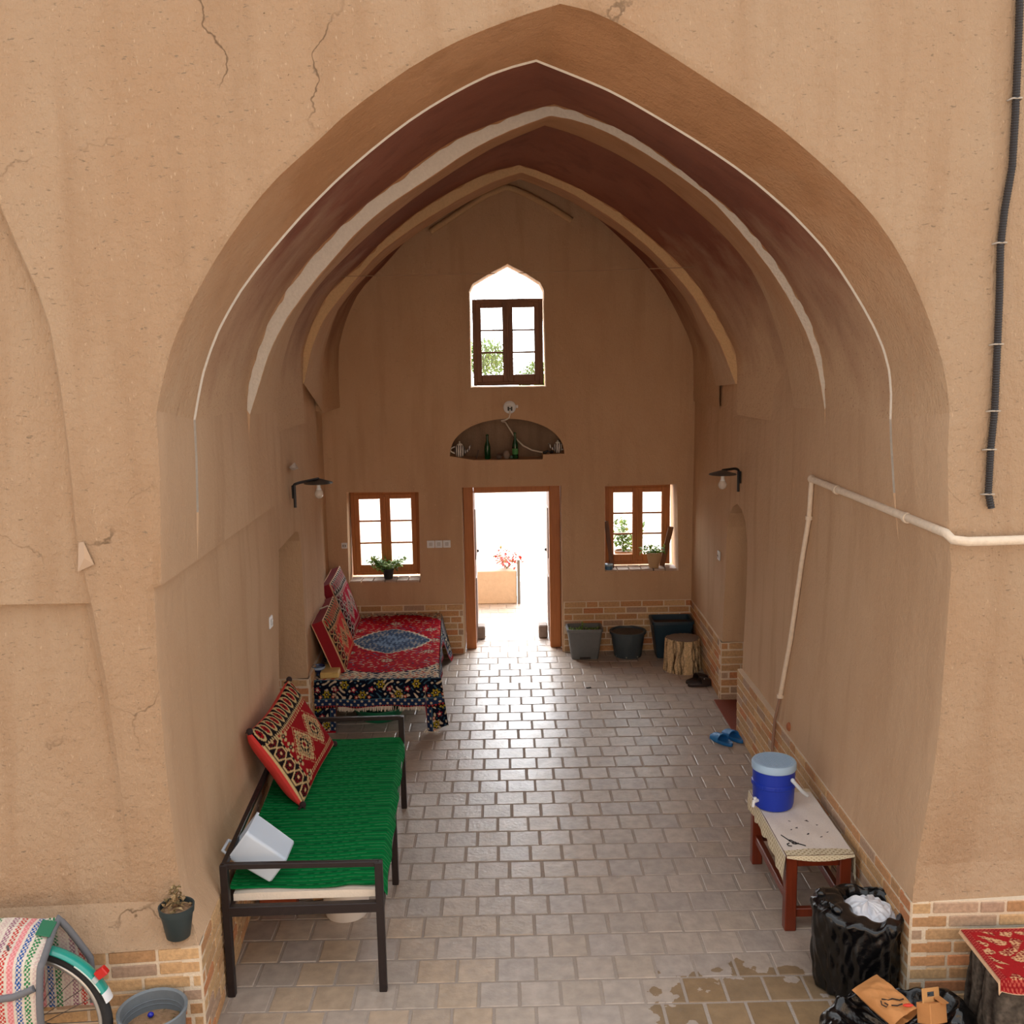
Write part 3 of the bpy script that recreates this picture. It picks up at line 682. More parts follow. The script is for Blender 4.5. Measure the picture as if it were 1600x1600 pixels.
# near walls, facade, far walls, passage jambs
dado('baseboard_left', (-1.396, 4.233), (-1.578, 6.84), seed=1)
dado('baseboard_front_left', (-3.1, dado_y(-3.1)), (-1.396, 4.233), seed=2)
dado('baseboard_right', (1.876, 8.04), (1.884, 4.463), seed=3)
dado('baseboard_front_right', (1.884, 4.463), (3.3, 4.46), seed=4)
dado('baseboard_left_jamb', (-2.6, 7.998), (-1.608, 7.998), seed=5)
dado('baseboard_left_far', (-1.608, 8.0), (-1.638, 9.10), seed=6)
dado('baseboard_right_jamb', (1.905, 8.79), (2.6, 8.79), seed=7)
dado('baseboard_right_far', (1.925, 10.40), (1.905, 8.792), seed=8)
dado('baseboard_back_left', (-1.80, 10.385), (-.445, 10.385), seed=9)
dado('baseboard_back_right', (.60, 10.385), (1.93, 10.385), seed=10)

# floor ---------------------------------------------------------------------
def floor_material():
    m, nt, N, L, B = newmat('clay_floor_tiles')
    at = N.new('ShaderNodeAttribute'); at.attribute_name = 'Col'
    tc = N.new('ShaderNodeTexCoord')
    def noise(scale, det=4):
        n = N.new('ShaderNodeTexNoise'); n.inputs['Scale'].default_value = scale; n.inputs['Detail'].default_value = det
        L.new(tc.outputs['Object'], n.inputs['Vector']); return n.outputs['Fac']
    def math(op, a, b=None):
        n = N.new('ShaderNodeMath'); n.operation = op
        for i, v in enumerate((a, b)):
            if v is None: continue
            if isinstance(v, (int, float)): n.inputs[i].default_value = v
            else: L.new(v, n.inputs[i])
        return n.outputs[0]
    mr = N.new('ShaderNodeMapRange'); mr.inputs[1].default_value = .3; mr.inputs[2].default_value = .7; mr.inputs[3].default_value = .86; mr.inputs[4].default_value = 1.14
    L.new(noise(14, 6), mr.inputs[0])
    sc = N.new('ShaderNodeVectorMath'); sc.operation = 'SCALE'
    L.new(at.outputs['Color'], sc.inputs[0]); L.new(mr.outputs[0], sc.inputs['Scale'])
    # water spilled by the doorway: ragged wet patch
    sp = N.new('ShaderNodeSeparateXYZ'); L.new(tc.outputs['Object'], sp.inputs[0])
    dx = math('DIVIDE', math('SUBTRACT', sp.outputs[0], 1.22), .52)
    dy = math('DIVIDE', math('SUBTRACT', sp.outputs[1], 4.44), .40)
    dd = math('SQRT', math('ADD', math('MULTIPLY', dx, dx), math('MULTIPLY', dy, dy)))
    nn = math('MULTIPLY', math('SUBTRACT', noise(7.5, 9), .5), 2.3)
    wet = math('LESS_THAN', math('ADD', dd, nn), .93)
    dry = math('LESS_THAN', math('ADD', math('ABSOLUTE', math('ADD', dy, 1.9)), math('MULTIPLY', nn, 1.0)), .0)
    wet2 = math('SUBTRACT', wet, dry)
    wc = N.new('ShaderNodeMath'); wc.operation = 'MAXIMUM'; wc.inputs[1].default_value = 0; L.new(wet2, wc.inputs[0])
    mx = N.new('ShaderNodeMix'); mx.data_type = 'RGBA'
    L.new(wc.outputs[0], mx.inputs[0]); L.new(sc.outputs[0], mx.inputs[6])
    wm = N.new('ShaderNodeVectorMath'); wm.operation = 'MULTIPLY'; wm.inputs[1].default_value = (.62, .50, .33)
    L.new(sc.outputs[0], wm.inputs[0]); L.new(wm.outputs[0], mx.inputs[7])
    L.new(mx.outputs[2], B.inputs['Base Color'])
    rg = N.new('ShaderNodeMapRange'); rg.inputs[3].default_value = .30; rg.inputs[4].default_value = .52
    L.new(noise(5, 4), rg.inputs[0]); L.new(rg.outputs[0], B.inputs['Roughness'])
    B.inputs['Specular IOR Level'].default_value = .42
    bp = N.new('ShaderNodeBump'); bp.inputs['Strength'].default_value = .35; bp.inputs['Distance'].default_value = .008
    L.new(noise(38, 5), bp.inputs['Height']); L.new(bp.outputs['Normal'], B.inputs['Normal'])
    return m
M_FLOOR = floor_material()
M_GROUT = simple('floor_grout', (166, 153, 142), .9, bump=.4, bscale=120, var=.12, spec=.1)
TC = linN([(172, 157, 144), (169, 155, 143), (174, 158, 143), (168, 155, 145), (172, 155, 139), (175, 160, 147)])
def tile_floor():
    r = np.random.RandomState(12)
    mb = MB()
    mb.add([(-3.2, 2.6, -.003), (3.4, 2.6, -.003), (3.4, 14.2, -.003), (-3.2, 14.2, -.003)], [(0, 1, 2, 3)], 1, (1, 1, 1))
    p = .2035; row = 0
    y = 4.53 - p*9
    while y < 14.0:
        xo = .11 + (p/2 if row % 2 else 0) + r.randn()*.012
        x = xo - p*16
        yy = y + r.randn()*.0025
        while x < 3.2:
            w = p + r.randn()*.002
            c = TC[r.randint(len(TC))]*(.95+.10*r.rand())
            if y < 5.2 and x < -.25 and r.rand() < .5: c = c*np.array([1.06, .98, .86])
            j = .004+r.rand()*.003; j2 = .0035+r.rand()*.0025
            x0, x1, y0, y1 = x+j, x+w-j, yy+j2, yy+p-j2
            b = .005
            t = r.randn(2)*.0035; hz = r.randn()*.0008
            def top(X, Y): return hz + t[0]*(X-x-w/2) + t[1]*(Y-yy-p/2)
            vs = [(x0+b, y0+b, top(x0, y0)), (x1-b, y0+b, top(x1, y0)), (x1-b, y1-b, top(x1, y1)), (x0+b, y1-b, top(x0, y1)),
                  (x0, y0, -.0045), (x1, y0, -.0045), (x1, y1, -.0045), (x0, y1, -.0045)]
            mb.add(vs, [(0, 1, 2, 3), (4, 5, 1, 0), (5, 6, 2, 1), (6, 7, 3, 2), (7, 4, 0, 3)], 0, tuple(c))
            x += w
        y += p; row += 1
    return mb.build('floor', [M_FLOOR, M_GROUT], colattr=True)
struct(tile_floor())
# courtyard ground in front and yard ground behind, continuing the floor
M_GROUND = simple('yard_paving', (146, 136, 126), .8, bump=.4, bscale=20, var=.12)
M_YARD = simple('back_yard_paving', (205, 190, 172), .85, bump=.3, bscale=14, var=.1)
o = MB().box((0, -18, -.12), (60, 44.6, .2)).build('floor_courtyard', M_GROUND); struct(o)
o = MB().box((0, 29.8, -.12), (60, 37.9, .2)).build('floor_back_yard', M_YARD); struct(o)
o = MB().box((0, -9.2, 2.9), (26, .4, 6.0)).build('wall_courtyard_opposite', M_FAC); struct(o)
M_YWALL = simple('pale_yard_wall', (226, 212, 190), .9, bump=.3, bscale=12, var=.08)

# ------------------------------------------------------------------ windows and door
M_WOOD = wood('brown_window_wood', (192, 122, 64), (150, 88, 42), .5)
M_WOOD_SHADE = wood('shaded_window_wood', (130, 80, 46), (96, 56, 30), .5)  # same window wood, with backlit contrast painted in as darker brown
M_SILL = simple('sill_tile', (188, 166, 150), .7, bump=.4, bscale=40, var=.12)
def glass():
    m, nt, N, L, B = newmat('window_glass')
    tr = N.new('ShaderNodeBsdfTransparent'); tr.inputs[0].default_value = (.96, .97, .96, 1)
    gl = N.new('ShaderNodeBsdfGlossy'); gl.inputs['Roughness'].default_value = .03
    mx = N.new('ShaderNodeMixShader'); mx.inputs[0].default_value = .06
    L.new(tr.outputs[0], mx.inputs[1]); L.new(gl.outputs[0], mx.inputs[2])
    L.new(mx.outputs[0], N['Material Output'].inputs['Surface'])
    return m
M_GLASS = glass()

def window(n, x0, x1, z0, z1, y, mat, ow=.042, sill=None, label=None):
    t = bpy.data.objects.new('window_%d' % n, None); COL.objects.link(t); t.location = ((x0+x1)/2, y, z0); ORIG[t.name] = Vector(t.location)
    struct(t, label)
    mb = MB(); d = .07
    mb.bar((x0+ow/2, y, z0), (x0+ow/2, y, z1), ow, d, .004); mb.bar((x1-ow/2, y, z0), (x1-ow/2, y, z1), ow, d, .004)
    mb.box(((x0+x1)/2, y, z1-ow/2), (x1-x0-2*ow, d, ow), None, .004); mb.box(((x0+x1)/2, y, z0+ow/2), (x1-x0-2*ow, d, ow), None, .004)
    mb.box(((x0+x1)/2, y-.044, (z0+z1)/2), (.026, .012, z1-z0-2*ow-.03), None, .003)
    mb.build('window_frame', mat, t)
    xm = (x0+x1)/2; sw = .053
    for s, (a, b) in enumerate(((x0+ow-.006, xm), (xm, x1-ow+.006))):
        zb, zt = z0+ow-.006, z1-ow+.006
        mb = MB(); yy = y-.018
        mb.bar((a+sw/2, yy, zb), (a+sw/2, yy, zt), sw, .045, .004); mb.bar((b-sw/2, yy, zb), (b-sw/2, yy, zt), sw, .045, .004)
        mb.box(((a+b)/2, yy, zt-sw/2), (b-a-2*sw, .045, sw), None, .004); mb.box(((a+b)/2, yy, zb+sw*.7), (b-a-2*sw, .045, sw*1.4), None, .004)
        zz0, zz1 = zb+sw*1.4, zt-sw
        for k in (1, 2):
            z = zz0+(zz1-zz0)*k/3
            mb.box(((a+b)/2, yy, z), (b-a-2*sw, .035, .018), None, .002)
        so = mb.build('sash', mat, t)
        for k in range(3):
            MB().box(((a+b)/2, yy+.005, zz0+(zz1-zz0)*(k+.5)/3), (b-a-2*sw, .004, (zz1-zz0)/3-.018)).build('pane', M_GLASS, so)
    if sill:
        sx0, sx1, sy0, sy1, sz = sill
        mb = MB(); nx = 6; ny = 2
        for i in range(nx):
            for j in range(ny):
                w = (sx1-sx0)/nx; h = (sy1-sy0)/ny
                mb.box((sx0+w*(i+.5), sy0+h*(j+.5), sz-.012+random.uniform(-.001, .001)), (w-.008, h-.008, .024), None, .003)
        mb.build('window_sill', M_SILL, t)
    return t
window(1, -1.612, -.888, .815, 1.715, 10.66, M_WOOD, sill=(-1.62, -.89, 10.405, 10.62, .80), label='left ground floor window with two wooden casements of three panes over a tiled sill')
window(2, 1.06, 1.745, .875, 1.735, 10.66, M_WOOD, sill=(1.04, 1.79, 10.405, 10.62, .868), label='right ground floor window with two wooden casements of three panes over a tiled sill')
window(3, -.288, .428, 2.785, 3.655, 10.60, M_WOOD_SHADE, label='upper wooden window below an open pointed arch')

d = bpy.data.objects.new('door_1', None); COL.objects.link(d); d.location = (.08, 10.62, 0); ORIG[d.name] = Vector(d.location)
struct(d, 'open doorway in the middle of the back wall with a brown wooden frame')
mb = MB()
mb.bar((-.375, 10.62, 0), (-.375, 10.62, 1.755), .105, .11, .006); mb.bar((.525, 10.62, 0), (.525, 10.62, 1.755), .115, .11, .006)
mb.box((.075, 10.62, 1.715), (.785, .11, .075), None, .006)
mb.build('door_frame', M_WOOD, d)
M_WOODX = wood('weathered_door_wood', (120, 74, 42), (80, 46, 26), .55)
for sx, xh in ((-1, -.335), (1, .485)):
    mb = MB(); mb.box((xh, 10.95, .85), (.035, .50, 1.66), None, .005)
    for zc in (.45, 1.2): mb.box((xh-sx*.02, 10.95, zc), (.012, .34, .55), None, .004)
    lf = mb.build('door_leaf', M_WOODX, d)
    MB().ball((xh-sx*.03, 11.15, .95), .018, 10, 7).build('knob', simple('iron', (40, 36, 34), .5, .6), lf)

# ------------------------------------------------------------------ shared materials
M_RUG = attrmat('knotted_rug', .95, .5, 300, .16, .04)
M_KILIM = attrmat('woven_cover', .92, .5, 350, .12, .05)
M_IRON = simple('black_painted_iron', (42, 33, 33), .45, .3, .2, 30, .25)
M_BLACKP = simple('black_plastic', (26, 26, 28), .45)
M_WPLAST = simple('white_plastic', (226, 230, 234), .38)
M_CABLE = simple('white_cable', (222, 214, 202), .55)

# ------------------------------------------------------------------ patterns (woven, so they belong to the cloth)
RED = linN((168, 14, 34)); CREAM = linN((212, 196, 170)); NAVY = linN((20, 26, 44)); BLUE = linN((84, 108, 140)); BLK = linN((24, 18, 22))
GOLD = linN((170, 150, 50)); WINE = linN((150, 40, 60)); SALM = linN((196, 90, 60)); TEAL = linN((58, 92, 110))
def put(C, m, c): C[m] = c
def curls(x, y, f, ph=0.0):
    return np.sin(f*x+2.4*np.sin(f*.83*y+ph))*np.sin(f*1.1*y+2.4*np.sin(f*.77*x+ph*1.7))
def flower(C, x, y, cx, cy, r, c_out, c_in, petals=6):
    dx, dy = x-cx, y-cy; rr = np.hypot(dx, dy); th = np.arctan2(dy, dx)
    R_ = r*(.78+.22*np.cos(petals*th))
    put(C, rr < R_*1.18, BLK); put(C, rr < R_, c_out); put(C, rr < r*.42, c_in); put(C, rr < r*.15, CREAM)
def rug_field(x, y):
    """x across from the middle, y along from the middle (metres)"""
    C = np.empty(x.shape+(3,)); C[:] = RED
    k = curls(x, y, 44)
    put(C, k > .80, CREAM*.8); put(C, k < -.86, NAVY*1.6); k2 = curls(x+.3, y+.2, 33, 1.0); put(C, k2 > .88, SALM); put(C, k2 < -.9, BLUE*.8)
    ax, ay = np.abs(x), np.abs(y)
    # small palmettes along the axes
    for cx, cy in ((0, .62), (0, -.62), (.36, .36), (-.36, .36), (.36, -.36), (-.36, -.36), (.40, 0), (-.40, 0)):
        flower(C, x, y, cx, cy, .055, CREAM*.8, WINE, 8)
    # centre medallion
    q = (ax/.36)**1.35+(ay/.40)**1.35 + .05*np.sin(ax*70)*np.sin(ay*60)
    md = q < 1.0
    put(C, q < 1.06, CREAM); put(C, md, BLUE*.75)
    k3 = curls(x, y, 70, 2.0)
    put(C, md & (k3 > .62), CREAM*.75); put(C, md & (k3 < -.55), NAVY*1.5)
    put(C, (q < .45) & (k3 > .1), linN((120, 140, 165)))
    # cream corners outside the oval field
    e = (ax/.60)**2.6 + (ay/.97)**2.6
    sp = e > 1.0
    put(C, (e > .93) & ~sp, NAVY*1.3); put(C, (e > .93) & ~sp & (k > 0), CREAM)
    put(C, sp, CREAM*.92)
    k4 = curls(x, y, 46, .6)
    put(C, sp & (k4 > .5), NAVY*1.6); put(C, sp & (k4 < -.62), SALM*.8); put(C, sp & (curls(x, y, 74, .2) > .72), BLUE*.8)
    return C
def rug_border(s, t):
    """s along the edge, t across the border 0 outer .. .26 inner"""
    C = np.empty(s.shape+(3,)); C[:] = NAVY*.7
    k = curls(s, t, 52, .3)
    put(C, k > .58, CREAM*.85); put(C, k < -.78, TEAL)
    for i in range(-8, 9):
        flower(C, s, t, i*.30+.02, .205, .036, GOLD, BLK, 6)
        flower(C, s, t, i*.30+.17, .125, .034, GOLD, BLK, 6)
        flower(C, s, t, i*.30+.095, .165, .026, WINE, CREAM, 5)
        flower(C, s, t, i*.30+.245, .165, .026, WINE, CREAM, 5)
        flower(C, s, t, i*.30+.12, .105, .016, SALM, CREAM, 5); flower(C, s, t, i*.30+.225, .105, .016, SALM, CREAM, 5)
    st = (t < .085) & (t > .03); put(C, st, linN((34, 50, 82)))
    put(C, st & (np.sin(s*105)*np.sin((t-.03)*110) > .55), CREAM*.8)
    put(C, (t > .083) & (t < .089), TEAL*1.4); put(C, t > .245, linN((34, 50, 82)))
    put(C, (t > .243) & (t < .249), TEAL*1.4); put(C, (t > .25) & (np.sin(s*130) > .6), CREAM*.8)
    z = t < .03; put(C, z, BLK); put(C, z & (np.abs(((s*42) % 1)-.5)*.03 < (t-.008)*.5), linN((170, 60, 60)))
    put(C, t < .010, linN((150, 16, 34)))
    return C

def jitter_col(C, k=.10):
    return C*(1+k*(np.random.rand(*C.shape[:-1], 1)-.5)*2)

# ------------------------------------------------------------------ rug covered day bed (far left)
def xr_edge(y): return -.575-.047*(y-8.25)
def xl_edge(y): return -1.625-.030*(y-8.25)
t = thing('day_bed', 'low iron day bed hidden under the draped red rug in the far left corner', 'bed', (-1.1, 9.3, 0))
mb = MB()
for y in (8.28, 10.28):
    mb.bar((xl_edge(y)+.03, y, .40), (xr_edge(y)-.03, y, .40), .04, .04, .003)
for fx in (lambda y: xl_edge(y)+.03, lambda y: xr_edge(y)-.03):
    mb.bar((fx(8.28), 8.28, .40), (fx(10.28), 10.28, .40), .04, .04, .003)
mb.build('bed_frame', M_IRON, t)
mb = MB(); mb.add([(xl_edge(8.25)+.01, 8.25, .42), (xr_edge(8.25)-.015, 8.25, .42), (xr_edge(10.33)-.015, 10.33, .42), (xl_edge(10.33)+.01, 10.33, .42), (xl_edge(8.25)+.01, 8.25, .448), (xr_edge(8.25)-.015, 8.25, .448), (xr_edge(10.33)-.015, 10.33, .448), (xl_edge(10.33)+.01, 10.33, .448)],
       [(0, 3, 2, 1), (4, 5, 6, 7), (0, 1, 5, 4), (1, 2, 6, 5), (2, 3, 7, 6), (3, 0, 4, 7)])
mb.build('bed_board', wood('pale_board', (170, 140, 100), (140, 110, 76), .7), t)
for y in (8.30, 9.28, 10.26):
    for x in (xl_edge(y)+.03, xr_edge(y)-.04):
        MB().bar((x, y, 0), (x, y, .40), .04, .04, .003).build('leg', M_IRON, t)

t = thing('persian_rug', 'red rug with blue medallion and navy border draped over the far left day bed', 'rug', (-1.1, 9.3, .452))
ny, nx = 300, 180
ys = np.linspace(8.235, 10.365, ny); us = np.linspace(0, 1, nx)
YY, UU = np.meshgrid(ys, us, indexing='ij')
XX = xl_edge(YY)*(1-UU)+xr_edge(YY)*UU
ZZ = .4545+.002*np.sin(XX*9+YY*4)+.0015*np.sin(YY*17)
ZZ -= np.where(YY < 8.26, (8.26-YY)**2*8, 0)
ex = np.clip((UU-.975)/.025, 0, 1); ZZ -= ex**2*.012
C = rug_field(XX-(-1.085-.04*(YY-9.35)), YY-9.36)
mb = MB(); mb.grid(np.stack([XX, YY, ZZ], -1), 0, jitter_col(C)); mb.build('rug_top', M_RUG, t, smooth=180, colattr=True)
# front hang: long tongues at both corners, short in the middle
nx2, nz2 = 260, 110
xs = np.linspace(-1.63, -.553, nx2)
def zbot(x):
    a = np.clip((-1.425-x)/.012, 0, 1); b = np.clip((x+.690)/.012, 0, 1)
    return .225 - .222*a - .205*b + .004*np.sin(x*31)
X2, TT = np.meshgrid(xs, np.linspace(0, 1, nz2), indexing='ij')
Z2 = .4545 + (zbot(X2)-.4545)*TT
tip = np.clip((X2+.69)/.14, 0, 1)
Y2 = 8.232 - .018*np.sin(X2*14)*TT - .012*TT - np.where(X2 > -.69, .05*TT*np.sin((X2+.69)*36), 0)
Y2 -= .03*np.sin(TT*1.57)
X2s = X2 + np.where(X2 > -.69, .05*TT*tip, 0) - .008*TT*(X2 < -1.42)
t_ = Z2-.19
bz = np.where(Z2 > .19, (Z2-.185), 0)
Cb = rug_border(X2+1.08, np.clip(Z2-.205, 0, .4))
inl = (X2 < -1.425) | (X2 > -.69)
s_al = Z2
Cc = rug_border(Z2*1.0+.1, np.where(X2 < -1.1, np.clip((-1.405-X2)*1.15, 0, .26), np.clip((X2+.70)*1.6, 0, .26)))
low = inl & (Z2 < .215)
Cb[low] = Cc[low]
edge = inl & (Z2 < .016); Cb[edge] = linN((150, 16, 34))
mb = MB(); mb.grid(np.stack([X2s, Y2, Z2], -1), 0, jitter_col(Cb)); mb.build('rug_front_hang', M_RUG, t, smooth=180, colattr=True)
mb = MB()
for i in range(150):
    x = -1.415+i*(.72/150)
    if .33 < (x+1.415)/.72 < .70 and (i % 5): 
        if (x+1.415)/.72 > .62: continue
    ln = .026+random.random()*.02
    mb.bar((x, 8.196, .228), (x+random.uniform(-.006, .006), 8.19, .228-ln), .004, .003)
M_FR = simple('rug_fringe', (216, 206, 190), .9)
mb.build('fringe', M_FR, t)
mb = MB()
for i in range(24):
    x = -.575-.115*random.random(); mb.bar((x, 8.175, .03), (x-.02, 8.16, .004), .005, .004)
mb.build('fringe', M_FR, t)
# side hang on the right, long at the far end
ysd = np.linspace(8.26, 10.36, 200)
Y3, T3 = np.meshgrid(ysd, np.linspace(0, 1, 60), indexing='ij')
zb = .30 - .29*np.clip((Y3-9.75)/.35, 0, 1)
Z3 = .452+(zb-.452)*T3
X3 = xr_edge(Y3)+.004+.012*T3+.010*np.sin(Y3*13)*T3 + .085*T3*np.clip((Y3-9.75)/.35, 0, 1)
C3 = rug_border(Y3, np.clip((Z3-zb)*1.0, 0, .26))
mb = MB(); mb.grid(np.stack([X3, Y3, Z3], -1), 0, jitter_col(C3)); mb.build('rug_side_hang', M_RUG, t, smooth=180, colattr=True)

# things under the day bed
t = thing('washbasin', 'green plastic basin on the floor under the rug covered day bed', 'basin', (-1.12, 8.55, 0))
mb = MB(); mb.lathe((-1.12, 8.56, 0), [(.16, .002), (.18, .02), (.235, .115), (.25, .12), (.25, .128), (.232, .126), (.175, .03), (.0001, .02)], 40)
mb.build('bowl', simple('green_plastic', (16, 120, 84), .4), t, smooth=40)

# ------------------------------------------------------------------ patterned cushions
def cushion_pattern(u, v, red=(150, 16, 24), gold=(205, 176, 128), edge=True):
    RD = linN(red); GD = linN(gold); C = np.empty(u.shape+(3,)); C[:] = RD
    wv = v
    # dotted double lines
    for c0 in (.095, .125):
        m = (np.abs(v-c0) < .006) & (np.sin(u*170) > -.2); put(C, m, GD)
    for c0 in (.72, .745):
        m = (np.abs(v-c0) < .007) & (np.sin(u*150) > -.2); put(C, m, GD)
    # stepped diamonds
    for cu in (.44, .76):
        dx = np.abs(u-cu)/.155; dy = np.abs(v-.41)/.225
        st = np.floor(dx*7)/7+np.floor(dy*7)/7
        put(C, st < .98, GD); k = curls(u, v, 80, .4)
        put(C, (st < .80) & (k > .35), BLK*1.5); put(C, (st < .78) & (k < -.55), RD)
        put(C, st < .40, BLK); put(C, st < .27, GD); put(C, st < .12, RD*.7)
        ring = (np.abs(dx+dy-1.25) < .035) & (np.sin(u*210)*np.sin(v*210) > -.1); put(C, ring, GD)
    # hooked stars inside the near band
    for cv in (.14, .34, .54, .70):
        dx = np.abs(u-.245); dy = np.abs(v-cv)
        put(C, (dx+dy < .075) & (np.abs(dx-dy) > .018), GD); put(C, dx+dy < .034, BLK*1.6); put(C, dx+dy < .013, GD)
    # near-edge band of hexagons on black
    b = u < .185; put(C, b, BLK)
    p = (v*6.0) % 1-.5; hx = np.abs(u-.085)/.062; hy = np.abs(p)/.46
    hexa = np.maximum(hx, hx*.5+hy); put(C, b & (np.abs(hexa-1.02) < .13), GD); put(C, b & (hexa < .80) & (np.sin(u*260)*np.sin(v*240) > .35), RD*1.3)
    put(C, b & (hexa < .25), GD); put(C, (u > .165) & (u < .185) & (np.sin(v*70) > -.3), GD); put(C, u < .012, GD)
    # top band: lattice of tongues
    tb = v > .80; put(C, tb, BLK)
    p = (u*11) % 1-.5; h = (v-.80)/.20
    put(C, tb & (np.abs(np.hypot(p*1.5, (h-.55)*1.1)-.48) < .10), GD); put(C, tb & (np.hypot(p*1.5, (h-.55)*1.1) < .34), RD*1.1); put(C, tb & (np.hypot(p*1.5, (h-.55)*1.1) < .14), BLK)
    tri = (v > .755) & (v <= .80); put(C, tri, GD); put(C, tri & (np.abs(((u*34) % 1)-.5) < (v-.755)/.045*.5), BLK*1.5)
    put(C, (v > .798) & (v < .806), BLK); put(C, v < .02, GD*.9)
    return C
def cushion(name, label, D, U, V, thick, boxy, pat, back_rgb, sag=.0, piping=None, band=None):
    D, U, V = Vector(D), Vector(U), Vector(V)
    Nn = U.cross(V).normalized()     # out of the front face
    t = thing(name, label, 'cushion', tuple(D+U*.5))
    n, m = 150, 110
    u = np.linspace(0, 1, n); v = np.linspace(0, 1, m); Uu, Vv = np.meshgrid(u, v, indexing='ij')
    s = (1-np.abs(2*Uu-1)**5)*(1-np.abs(2*Vv-1)**5)
    bul = np.clip(s, 0, 1)**.6
    base = np.array(D)[None, None]+Uu[..., None]*np.array(U)+Vv[..., None]*np.array(V)
    # edges bow inward between the pulled corners
    bow = .035*(1-boxy)
    base += np.array(V)[None, None]*((Vv-.5)*-2*bow*np.sin(pi*Uu))[..., None]*.8 + np.array(U)[None, None]*((Uu-.5)*-2*bow*np.sin(pi*Vv))[..., None]*.8
    wr = .004*np.sin(Uu*11+Vv*5)*bul
    front = base + np.array(Nn)*((.02+thick*.32*bul+wr)[..., None]) - np.array([0, 0, 1])*(sag*np.sin(pi*Uu)*Vv)[..., None]
    Cc = jitter_col(pat(Uu, Vv), .08)
    mb = MB(); mb.grid(front, 0, Cc); mb.build('cushion_front', M_KILIM, t, smooth=180, colattr=True)
    # back and gusset
    k = bul if boxy < .5 else np.clip(s*6, 0, 1)
    bk = base - np.array(Nn)*((thick*.68*k)[..., None]) - np.array([0, 0, 1])*(sag*np.sin(pi*Uu)*Vv)[..., None]
    mb = MB(); mb.grid(bk)
    def border(P): return np.vstack([P[:, 0], P[-1, 1:], P[::-1, -1][1:], P[0, ::-1][1:]])
    bf, bb = border(front), border(bk)
    # rim between: the gusset bulges
    if boxy >= .5:
        bb = border(base) - np.array(Nn)*thick*.68
        inn = bb
    mid = (bf+bb)/2
    mb.grid(np.stack([bf, bf*.66+bb*.34, bf*.34+bb*.66, bb], 0))
    mb.build('cushion_back', simple(name+'_back_%d' % back_rgb[0], back_rgb, .85, bump=.25, bscale=60, var=.08), t, smooth=60)
    if piping:
        mp = simple('cushion_piping', piping, .8)
        mb = MB(); mb.tube(bf[::3], .0045, 6, closed=True)
        if boxy >= .5: mb.tube(bb[::3], .0045, 6, closed=True)
        mb.build('piping', mp, t, smooth=180)
    if boxy < .5:
        for q in (front[0, 0], front[-1, 0], front[0, -1], front[-1, -1]):
            mb = MB()
            q = Vector(q); mb.ball(q, (.020, .020, .020), 10, 7)
            for a in range(5): mb.bar(q, q+Vector((random.uniform(-.03, .03), random.uniform(-.05, .02), -.012)), .006, .005)
            mb.build('tassel', simple('dark_tassel', (46, 32, 32), .9), t, smooth=50)
    if band:
        a = base[int(n*band), -1]; q = np.array(Nn)
        MB().tube([Vector(front[int(n*band), -1])+Vector(Nn)*.004, Vector(front[int(n*band), -1])+Vector(V)*.03, Vector(bb[0])*0+Vector(base[int(n*band), -1]-q*thick*.70)+Vector(V)*.03], .006, 6).build('tie_cord', simple('cord', (222, 210, 196), .8), t, smooth=60)
    return t
cushion('floor_cushion', 'big red patterned cushion with salmon back leaning on the wall over the green bed', (-1.225, 5.645, .538), (.035, .935, 0), (-.275, -.03, .465), .15, 0, cushion_pattern, (216, 62, 58), sag=.02)
def pat2(u, v): return cushion_pattern(u, v, (186, 30, 26), (190, 150, 100))
def pat3(u, v): return cushion_pattern(u, v, (170, 10, 50), (196, 180, 170))
cushion('floor_cushion', 'orange red cushion with crimson side panel, nearer of two on the draped rug', (-1.395, 8.40, .462), (-.05, .86, 0), (-.165, -.06, .465), .115, .6, pat2, (140, 10, 26), piping=(216, 176, 140), band=.55)
cushion('floor_cushion', 'crimson cushion with white diamonds, farther of two on the draped rug by the corner', (-1.475, 9.36, .462), (-.03, .80, 0), (-.19, .0, .545), .10, .6, pat3, (130, 12, 36), piping=(208, 196, 184))

# tray box and bowl on the near corner of the rug
t = thing('wooden_box', 'flat pale yellow wooden box on the near left corner of the draped rug', 'box', (-1.54, 8.40, .458))
MB().box((-1.492, 8.375, .482), (.155, .25, .046), Euler((0, 0, .04)), .006).build('box_body', wood('pale_pine', (214, 186, 118), (196, 164, 96), .6), t)
MB().box((-1.492, 8.375, .5075), (.150, .245, .006), Euler((0, 0, .04)), .002).build('box_lid', wood('pale_pine2', (222, 196, 132), (206, 176, 110), .6), t)
t = thing('bowl', 'small dark blue painted bowl beside the pale wooden box at the rug corner', 'bowl', (-1.655, 8.47, .456))
mb = MB(); mb.lathe((-1.594, 8.345, .458), [(.018, 0), (.022, .004), (.014, .02), (.03, .035), (.052, .06), (.058, .085), (.054, .085), (.046, .06), (.02, .042), (.0001, .04)], 28)
mb.build('bowl_body', simple('navy_glaze', (34, 48, 92), .25), t, smooth=50)
mb = MB(); mb.lathe((-1.594, 8.345, .458), [(.0545, .061), (.0598, .078), (.0598, .083), (.055, .066)], 28); mb.build('painted_band', simple('pale_blue_band', (150, 176, 204), .3), t, smooth=50)

